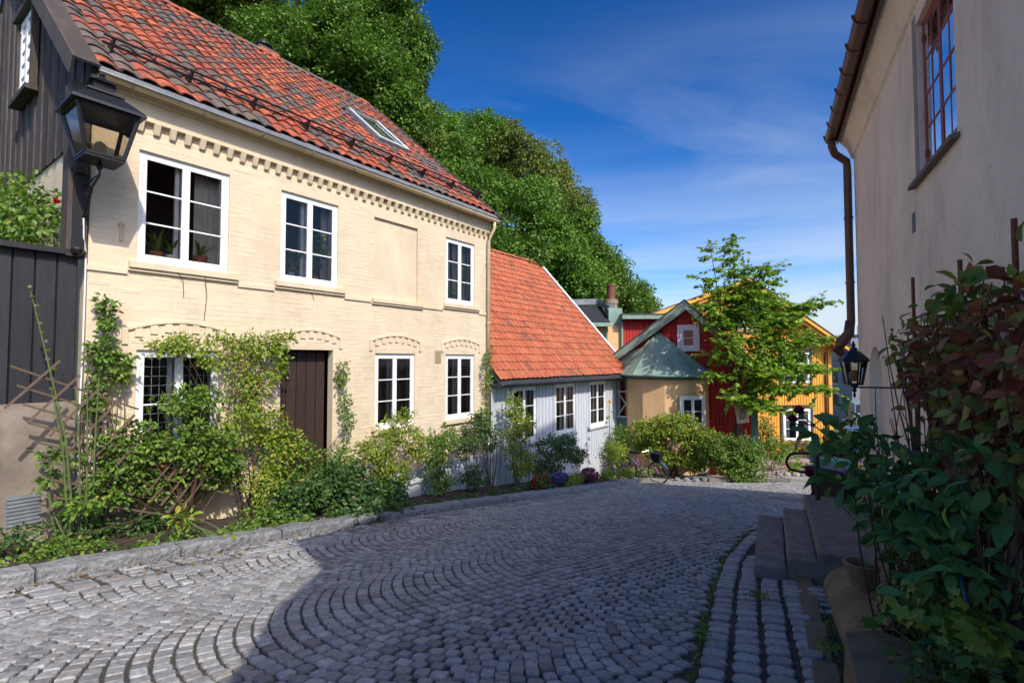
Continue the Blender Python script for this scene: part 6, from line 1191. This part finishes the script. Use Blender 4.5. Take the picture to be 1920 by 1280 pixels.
def sunflower(fr, t, q, ztop, label, heads=1, r=.10, big=9):
    b = fr.p(t, q, 0); b.z = gz(b.x, b.y)+.08; T_ = thing('sunflower', label, 'sunflower', b); top = fr.p(t+.05, q, ztop); m_ = MB(); m_.tube([b, b.lerp(top, .5)+Vector((.03, 0, 0)), top], [.014, .012, .008], 6, cap=False); build('stem', m_, 'stem', T_)
    P_, D_ = [], []
    for i in range(big): a = 2.4*i; z = b.lerp(top, .3+.65*i/big); P_.append(tuple(z)); D_.append((math.cos(a), math.sin(a), -.25))
    Ms_ = leaf_mats(np.array(P_), np.array(D_), np.array([(0, 0, 1.)]*big), np.full(big, .24)*(.8+.4*rng.random(big))); pieces('leaf', T_, 'lf_mid', [LEAF['big']], [(0, M__, .1) for M__ in Ms_], 20)
    out = (fr.n+Vector((0, 0, .2))).normalized(); sd = out.cross(Vector((0, 0, 1))).normalized(); up_ = sd.cross(out)
    m_ = MB()
    for i in range(16):
        a = 2*math.pi*i/16; d = sd*math.cos(a)+up_*math.sin(a); e = sd*-math.sin(a)+up_*math.cos(a); c_ = top+out*.02; m_.add([c_+d*r*.35, c_+d*r*.7-e*r*.18, c_+d*r*1.05+out*.01, c_+d*r*.7+e*r*.18], [(0, 1, 2, 3)])
    build('petals', m_, 'yellowfl', T_); m_ = MB(); m_.tube([top, top+out*.035], r*.42, 12); build('flower_disc', m_, 'cane', T_)
sunflower(FG, 4.95, 1.0, -1.38, 'tall sunflower with big heart shaped leaves in front of the grey house')
sunflower(FG, .35, .9, -1.75, 'small sunflower among the roses at the left grey window', r=.08, big=5)
# bushes before the bay
def pl2(label, cat, x, y, blobs, ncl, per, cr, size, **k): return shrub(label, cat, (x, y, gz(x, y)), [((bx-x, by-y, bz-gz(x, y)), r_) for bx, by, bz, r_ in blobs], ncl, per, cr, size, **k)
pl2('broad sunny yellow green bush covering the front of the orange bay', 'bush', 5.4, 17.4, [(4.75, 17.6, -2.5, (.7, .5, .5)), (5.6, 17.2, -2.25, (.8, .5, .5)), (6.3, 17.0, -2.7, (.6, .5, .5)), (4.6, 18.0, -2.9, (.4, .4, .3)), (6.0, 17.2, -3.3, (.6, .4, .4)), (5.0, 17.4, -3.2, (.5, .4, .35))], 900, 13, .14, .085, leaf='oval', lm='lf_yel', stems=30, stemr=.018, flowers=[('palepink', 10, .04)])
pl2('rounder green bush between the orange bay and the teal post', 'bush', 7.1, 16.3, [(6.7, 16.3, -2.9, (.65, .5, .6)), (7.3, 16.1, -2.9, (.65, .5, .55)), (7.2, 15.9, -3.4, (.75, .4, .5))], 820, 12, .12, .075, leaf='oval', lm='lf_mid', stems=24, stemr=.014, flowers=[('orangefl', 5, .03), ('yellowfl', 5, .03)])
pl2('green bush with hanging sprays just right of the teal post', 'bush', 10.4, 20.5, [(9.9, 20.3, -3.0, (.6, .5, .9)), (10.6, 20.6, -3.6, (.7, .5, .6))], 260, 12, .13, .085, leaf='oval', lm='lf_mid', stems=14)
for i, (x, y, lb, fm) in enumerate([(10.6, 19.2, 'pink flowering bed plants nearest the teal post', 'pink'), (11.5, 19.0, 'magenta phlox in the middle of the stone edged bed', 'magenta'), (12.4, 18.9, 'pink flowers at the right part of the stone edged bed', 'pink')]):
    pl2(lb, 'flower clump', x, y, [(x, y, -4.0, (.55, .45, .28))], 110, 9, .10, .06, leaf='oval', lm='lf_lime' if i != 1 else 'lf_mid', stems=6, flowers=[(fm, 16, .085), ('palepink', 6, .05)])
pl2('climbing greenery under the lower yellow house window', 'climber', 12.9, 23.2, [(12.4, 23.3, -4.1, (.8, .4, .4)), (14.0, 23.2, -4.0, (.7, .4, .5))], 120, 10, .13, .085, leaf='oval', lm='lf_yel', stems=6)
wb = thing('window_box', 'window box of red and pink flowers under the lower yellow house window', 'window box', (13.4, 23.75, -4.05)); m_ = MB(); m_.box((13.4, 23.78, -3.98), (1.2, .22, .2)); build('box', m_, 'cane', wb); c_ = np.array([(13.4+rnd.uniform(-.6, .6), 23.75+rnd.uniform(-.1, .1), -3.85+rnd.uniform(0, .12)) for i in range(40)]); o = build('foliage', leaf_geo(clump_leaves(c_, norm(rng.normal(size=c_.shape)), 7, .08, .06), 'oval'), 'lf_mid', wb); o['kind'] = 'stuff'
for i in range(16): f_ = MB(); flower(f_, (13.4+rnd.uniform(-.6, .6), 23.66, -3.82+rnd.uniform(0, .15)), .05); build('flower', f_, rnd.choice(['lightred', 'palepink', 'pink']), wb)
# stone edgings
def edge_stones(label, pts, m, sz, nm='bed_edging'):
    t_ = thing(nm, label, 'edging stones', (*pts[0], gz(*pts[0]))); n_ = 0
    for p in resample(pts, sz*1.15):
        m_ = MB(); g_ = gz(p.x, p.y); r1 = sz*rnd.uniform(.4, .6); V = []
        for z, k in ((-.03, 1), (sz*.3, 1.05), (sz*.55, .7)):
            for j in range(7): a = 2*math.pi*j/7; V.append((p.x+math.cos(a)*r1*k*rnd.uniform(.85, 1.15), p.y+math.sin(a)*r1*k*rnd.uniform(.8, 1.1), g_+z))
        m_.add(V, [(i*7+j, i*7+(j+1) % 7, (i+1)*7+(j+1) % 7, (i+1)*7+j) for i in range(2) for j in range(7)]+[tuple(range(14, 21))]); build('stone', m_, m, t_)
edge_stones('row of rounded pale stones edging the pink flower bed', [(9.7, 18.6), (10.6, 18.3), (11.6, 17.9), (12.4, 17.2), (13.1, 16.9)], 'slab', .24)
edge_stones('rough loose stones at the corner by the bicycle path', [(5.2, 16.1), (5.7, 15.95), (6.0, 15.95)], 'kerb', .22, 'loose_stones')
gk = thing('granite_border', 'low reddish granite border of the bed under the leafy tree', 'border', (6.9, 15.85, -3.8))
for k in range(4): m_ = MB(); x0 = 6.1+k*.62; m_.bar((x0, 15.9-.03*k, gz(0, 15.9)+.03), (x0+.6, 15.87-.03*k, gz(0, 15.9)+.03), .16, .16); build('border_stone', m_, 'orangestone' if 'orangestone' in MT else 'stone', gk)
wf = thing('wire_fence', 'little black wire fence in front of the white post plinth', 'fence', (8.3, 16.6, -3.9)); m_ = MB()
for k in range(7): x = 8.0+k*.12; m_ = MB(); m_.tube([(x, 16.9-.05*k, gz(0, 16.9)), (x, 16.9-.05*k, gz(0, 16.9)+.36)], .008, 5); build('picket', m_, 'iron', wf)
for z in (.12, .3): m_ = MB(); m_.tube([(7.95, 16.93, gz(0, 16.9)+z), (8.76, 16.58, gz(0, 16.9)+z)], .007, 5); build('rail', m_, 'iron', wf)

# expanding trellis leaning by the corner
tl = thing('garden_trellis', 'weathered brown expanding trellis leaning at the corner of the cream house', 'trellis', FL.p(0, .6, -2.05))
def ts__(a, b, q0, q1): m_ = MB(); m_.bar(FL.p(a[0], q0, a[1]), FL.p(b[0], q1, b[1]), .022, .034, up=FL.n); build('slat', m_, 'slat', tl)
for i in range(8):
    o_ = Vector((-.80+.055*i, -.06-.215*i)); ts__(o_, o_+Vector((1.25+.06*i, -.58-.02*i)), .62+.015*i, .50+.01*i)
for i in range(10):
    o_ = Vector((-.84+.19*i, -.52-.175*i)); ts__(o_, o_+Vector((.46, .52)), .66, .60)
for i in range(5):
    o_ = Vector((-.45+.30*i, -1.75-.08*i)); ts__(o_, o_+Vector((.5, .6)), .64, .60)
for i in range(3):
    o_ = Vector((.5+.12*i, -1.15-.22*i)); ts__(o_, o_+Vector((.9, -.40)), .60, .58)

# ivy-like rose behind the fence, below the plank gable
def pf(label, blobs, ncl, lm, fl=None): 
    b = FL.p(-.05, -1.5, 0); b.z = gz(b.x, b.y); bb_ = []
    for q, z, rq, rz in blobs: p = FL.p(-.45, -q, z); bb_.append(((p.x-b.x, p.y-b.y, z-b.z), (rq, rq, rz)))
    return shrub(label, 'climbing rose', b, bb_, ncl, 12, .16, .085, leaf='oval', lm=lm, stems=20, stemr=.012, flowers=fl)
pf('climbing rose with yellowing leaves above the black fence under the plank gable', [(.9, 1.9, .5, .55), (1.9, 2.1, .7, .7), (3.0, 2.2, .8, .8), (4.2, 2.3, .9, .9), (2.0, 1.5, 1.2, .4)], 560, 'lf_mid')
f_ = MB(); 
for k in range(3): flower(f_, FL.p(-.3, -.15, 2.03)+Vector((0, 0, .01*k)), .055, 14)
solo('red_rose', f_, 'redfl', 'single bright red rose beside the dark corner post', 'rose', FL.p(-.3, -.15, 2.03))

# ================================================================== RIGHT FOREGROUND PLANTS
vt = thing('vine_trellis', 'rust red metal rod trellis on the pale rendered wall', 'trellis', FR_.p(4.2, .12, -2))
for s_ in (2.7, 3.33, 3.75, 4.14, 4.7, 5.33): m_ = MB(); p = FR_.p(s_, .12, -2.1); m_.bar(p, FR_.p(s_, .12, {3.33: .70, 4.14: .64, 5.33: .70}.get(s_, .30)), .018, .018); build('rod', m_, 'rustrod', vt)
for z in (-1.5, -.85, -.2, .35): m_ = MB(); m_.bar(FR_.p(2.6, .14, z), FR_.p(5.45, .14, z), .014, .014); build('rod', m_, 'rustrod', vt)
def bigplant(label, cat, s0, q0, blobs, n_, size, lm, nst, stm, kind='oval', limit=300, fl=(), per=4, cr=.12, stemr=.006, droop=.5):
    b = FR_.p(s0, q0, 0); b.z = gz(b.x, b.y)+.1; T_ = thing('garden_plant', label, cat, b)
    c_, o_ = frame_points(FR_, blobs, n_//per, .25, .06)
    keep = (c_@np.array([-.891, .454, 0])+1.2) > .05; c_ = c_[keep]; o_ = o_[keep]
    Ms_ = clump_leaves(c_, o_, per, cr, size, droop); qd = Ms_[:, :3, 3]@np.array([-.891, .454, 0])+1.2; Ms_ = Ms_[qd > .03]
    pieces('leaf', T_, lm, [LEAF[kind]], [(0, m__, size*.5) for m__ in Ms_], limit, smooth=True, restname='foliage')
    m_ = MB()
    for k in rng.choice(len(c_), min(nst, len(c_)), replace=False):
        e = Vector(c_[k]); s_ = b+Vector((rnd.uniform(-.12, .12), rnd.uniform(-.25, .25), 0)); pts = curve_pts(s_, e, (rnd.uniform(-.12, .12), rnd.uniform(-.12, .12), .15), 7); m_.tube(pts, [stemr*(1-.09*i) for i in range(7)], 5, cap=False)
    o = build('stems', m_, stm, T_); o['kind'] = 'stuff'
    for (p, r_, fm) in fl:
        f_ = MB()
        for q_ in range(4): flower(f_, Vector(p)+Vector((rnd.uniform(-.3, .3)*r_, rnd.uniform(-.3, .3)*r_, rnd.uniform(-.35, .35)*r_)), r_*.8, 22)
        build('flower', f_, fm, T_); m2 = MB(); m2.tube([p, Vector(p)+Vector((.12, -.05, -.12)), Vector(p)+Vector((.3, -.15, -.35))], .004, 5); build('stem', m2, 'stem', T_)
    return T_
bigplant('climbing vine with red and brown turning leaves on the trellis of the pale wall', 'vine', 4.2, .2, [(2.9, .2, .02, .5, .12, .50), (3.5, .2, .0, .5, .14, .52), (4.1, .2, -.02, .45, .14, .48), (4.7, .18, -.08, .35, .12, .42), (3.4, .2, -.5, .6, .14, .3), (5.15, .16, .08, .15, .08, .22)], 1600, .085, 'lf_vine', 60, 'cane', per=5, cr=.13)
bigplant('green leaves along the top edge of the vine', 'vine', 4.4, .25, [(3.1, .2, .40, .3, .1, .12), (3.8, .2, .42, .3, .1, .12), (4.5, .2, .36, .3, .1, .12), (5.0, .2, .15, .25, .1, .18), (5.4, .16, .0, .15, .08, .2)], 140, .095, 'lf_mid', 20, 'cane', per=4, cr=.12, kind='big', limit=200)
bigplant('large dark leaved rose shrub with plum purple blooms leaning over the steps', 'rose shrub', 3.7, .5, [(3.85, .5, -.62, .32, .2, .22), (4.1, .5, -.92, .34, .2, .24), (3.4, .5, -.75, .35, .2, .30), (3.1, .45, -1.0, .35, .2, .3), (3.75, .45, -1.2, .35, .2, .20), (3.7, .9, -.46, .14, .10, .07), (3.95, .72, -.5, .16, .12, .12), (3.9, .82, -.86, .12, .12, .09), (3.0, .35, -.5, .3, .15, .25), (3.55, .78, -.42, .14, .1, .08)], 980, .098, 'lf_big', 40, 'cane', kind='big', limit=300, per=4, cr=.115, stemr=.007,
         fl=[((1.85, 3.3, -.33), .055, 'plum'), ((1.81, 3.28, -.39), .045, 'plum'), ((1.97, 3.4, -.76), .045, 'plum')])
bigplant('bush of bright palmate leaves at the foot of the pale wall', 'perennial', 3.0, .5, [(2.9, .52, -1.15, .25, .18, .12), (2.6, .45, -1.05, .2, .15, .12), (3.3, .6, -1.3, .2, .15, .1)], 170, .062, 'lf_mid', 14, 'stem', kind='lobed', limit=130, per=4, cr=.09)
bigplant('dark small leaved shrub filling the nearest bottom corner', 'shrub', 2.6, .4, [(2.7, .5, -1.35, .35, .25, .2), (2.3, .4, -1.25, .35, .2, .25), (3.1, .4, -1.45, .35, .25, .2), (2.0, .3, -1.1, .3, .2, .3)], 1500, .05, 'lf_dark', 30, 'cane', limit=300, per=8, cr=.09)
m_ = MB()
b0 = FR_.p(3.0, .35, 0)
for k in range(46):
    e = FR_.p(rnd.uniform(2.6, 4.9), rnd.uniform(.12, .5), rnd.uniform(-.6, .4)); s_ = FR_.p(3.0+rnd.uniform(-.45, .6), .35+rnd.uniform(-.15, .15), -1.7); m_.tube(curve_pts(s_, e, (rnd.uniform(-.2, .2), rnd.uniform(-.2, .2), .1), 7), [.0075-.0008*i for i in range(7)], 5, cap=False)
V_ = MB(); cn = thing('bare_rose_canes', 'tangle of bare reddish canes rising in front of the pale wall', 'rose canes', (b0.x, b0.y, -1.7)); o = build('canes', m_, 'cane', cn); o['kind'] = 'stuff'
m_ = MB(); a = [FR_.p(2.75, .5, -1.0), FR_.p(3.0, .45, -.99), FR_.p(3.25, .35, -.97)]; 
m_.bar(a[0], a[1], .006, .025); m_.bar(a[1], a[2], .006, .025); solo('blue_tie', m_, 'bluetape', 'blue strap tying the rose canes back to the trellis', 'strap', a[1])
pt = thing('flower_pot', 'plain grey flower pot on a ledge behind the canes', 'flower pot', FR_.p(4.0, .2, -1.35)); m_ = MB(); m_.lathe(FR_.p(4.0, .2, -1.35), [(.06, 0), (.085, .14), (.095, .14), (.095, .17), (.08, .17)], 14); build('pot', m_, 'greypot', pt)
m_ = MB(); FR_.box(m_, 3.4, 4.6, .0, .38, -2.2, -1.35); solo('wall_ledge', m_, 'stone', 'low stone ledge at the foot of the pale wall behind the canes', 'ledge', FR_.p(4.0, .2, -2.1))
# small weeds and litter on the lane
for i, (x, y, lb) in enumerate([(1.95, 3.15, 'little weed growing by the broken pipe near the gutter'), (2.0, 4.2, 'moss and weeds in the joint beside the straight sett rows'), (1.25, 3.4, 'tiny weed in the dark joint between arcs and rows')]):
    shrub(lb, 'weed', (x, y, gz(x, y)), [((0, 0, .02), (.07+.05*(i == 1), .09, .03))], 22, 6, .03, .022, leaf='oval', lm='lf_mid', stems=0, name='weed')
m_ = MB(); m_.tube([(1.97, 2.93, gz(0, 2.93)+.02), (2.1, 2.88, gz(0, 2.88)+.035)], .012, 8); solo('broken_pipe', m_, 'signwood', 'short broken pipe lying by the gutter stones', 'pipe', (2.03, 2.9, gz(0, 2.9)+.02))
Pl = []
for i in range(750):
    a = rnd.random(); y = rnd.uniform(2.4, 13)
    x = kerbx(y)+abs(rnd.gauss(0, .45))+.05
    Pl.append((x, y, gz(x, y)+.018))
Pl = np.array(Pl); Dd_ = rng.normal(size=Pl.shape); Dd_[:, 2] = -.154*Dd_[:, 1]; Nn_ = rng.normal(size=Pl.shape)*.25; Nn_[:, 2] += 1
o = build('fallen_leaves', leaf_geo(leaf_mats(Pl, Dd_, Nn_, .045*(.5+.8*rng.random(len(Pl)))), 'oval'), 'lf_litter'); o['kind'] = 'stuff'
Pl = []
for i in range(1500):
    if i % 3: y = rnd.uniform(1.6, 9.5); x = innx(y)-.02+rnd.gauss(0, .02)
    else: y = rnd.uniform(1.6, 5.0); x = (1.2-.30+.454*y)/.891-.07+rnd.gauss(0, .02)-.55
    if i % 9 == 0: y = rnd.uniform(2, 9); x = rnd.uniform(kerbx(y)+.6, innx(y))
    Pl.append((x, y, gz(x, y)-.008))
Pl = np.array(Pl); Dd_ = rng.normal(size=Pl.shape)*.6; Dd_[:, 2] += .5; o = build('joint_moss', leaf_geo(leaf_mats(Pl, Dd_, rng.normal(size=Pl.shape), .022*(.5+rng.random(len(Pl)))), 'quad'), 'lf_mid'); o['kind'] = 'stuff'

# thin wires hanging below the upper windows
for t0, z0, t1, z1, lb in ((1.05, 1.30, 1.14, .95, 'short bent wire hanging under the biggest upper window'), (1.42, 1.28, 1.43, .62, 'long straight wire hanging under the right sash of the biggest upper window'), (3.1, 1.30, 3.3, 1.12, 'curled wire under the middle upper window sill')):
    m_ = MB(); m_.tube([FL.p(t0, .05, z0), FL.p((t0+t1)/2+.03, .035, (z0+z1)/2+.05), FL.p(t1, .02, z1)], .0045, 5); solo('hanging_wire', m_, 'iron', lb, 'wire', FL.p(t1, .02, z1))
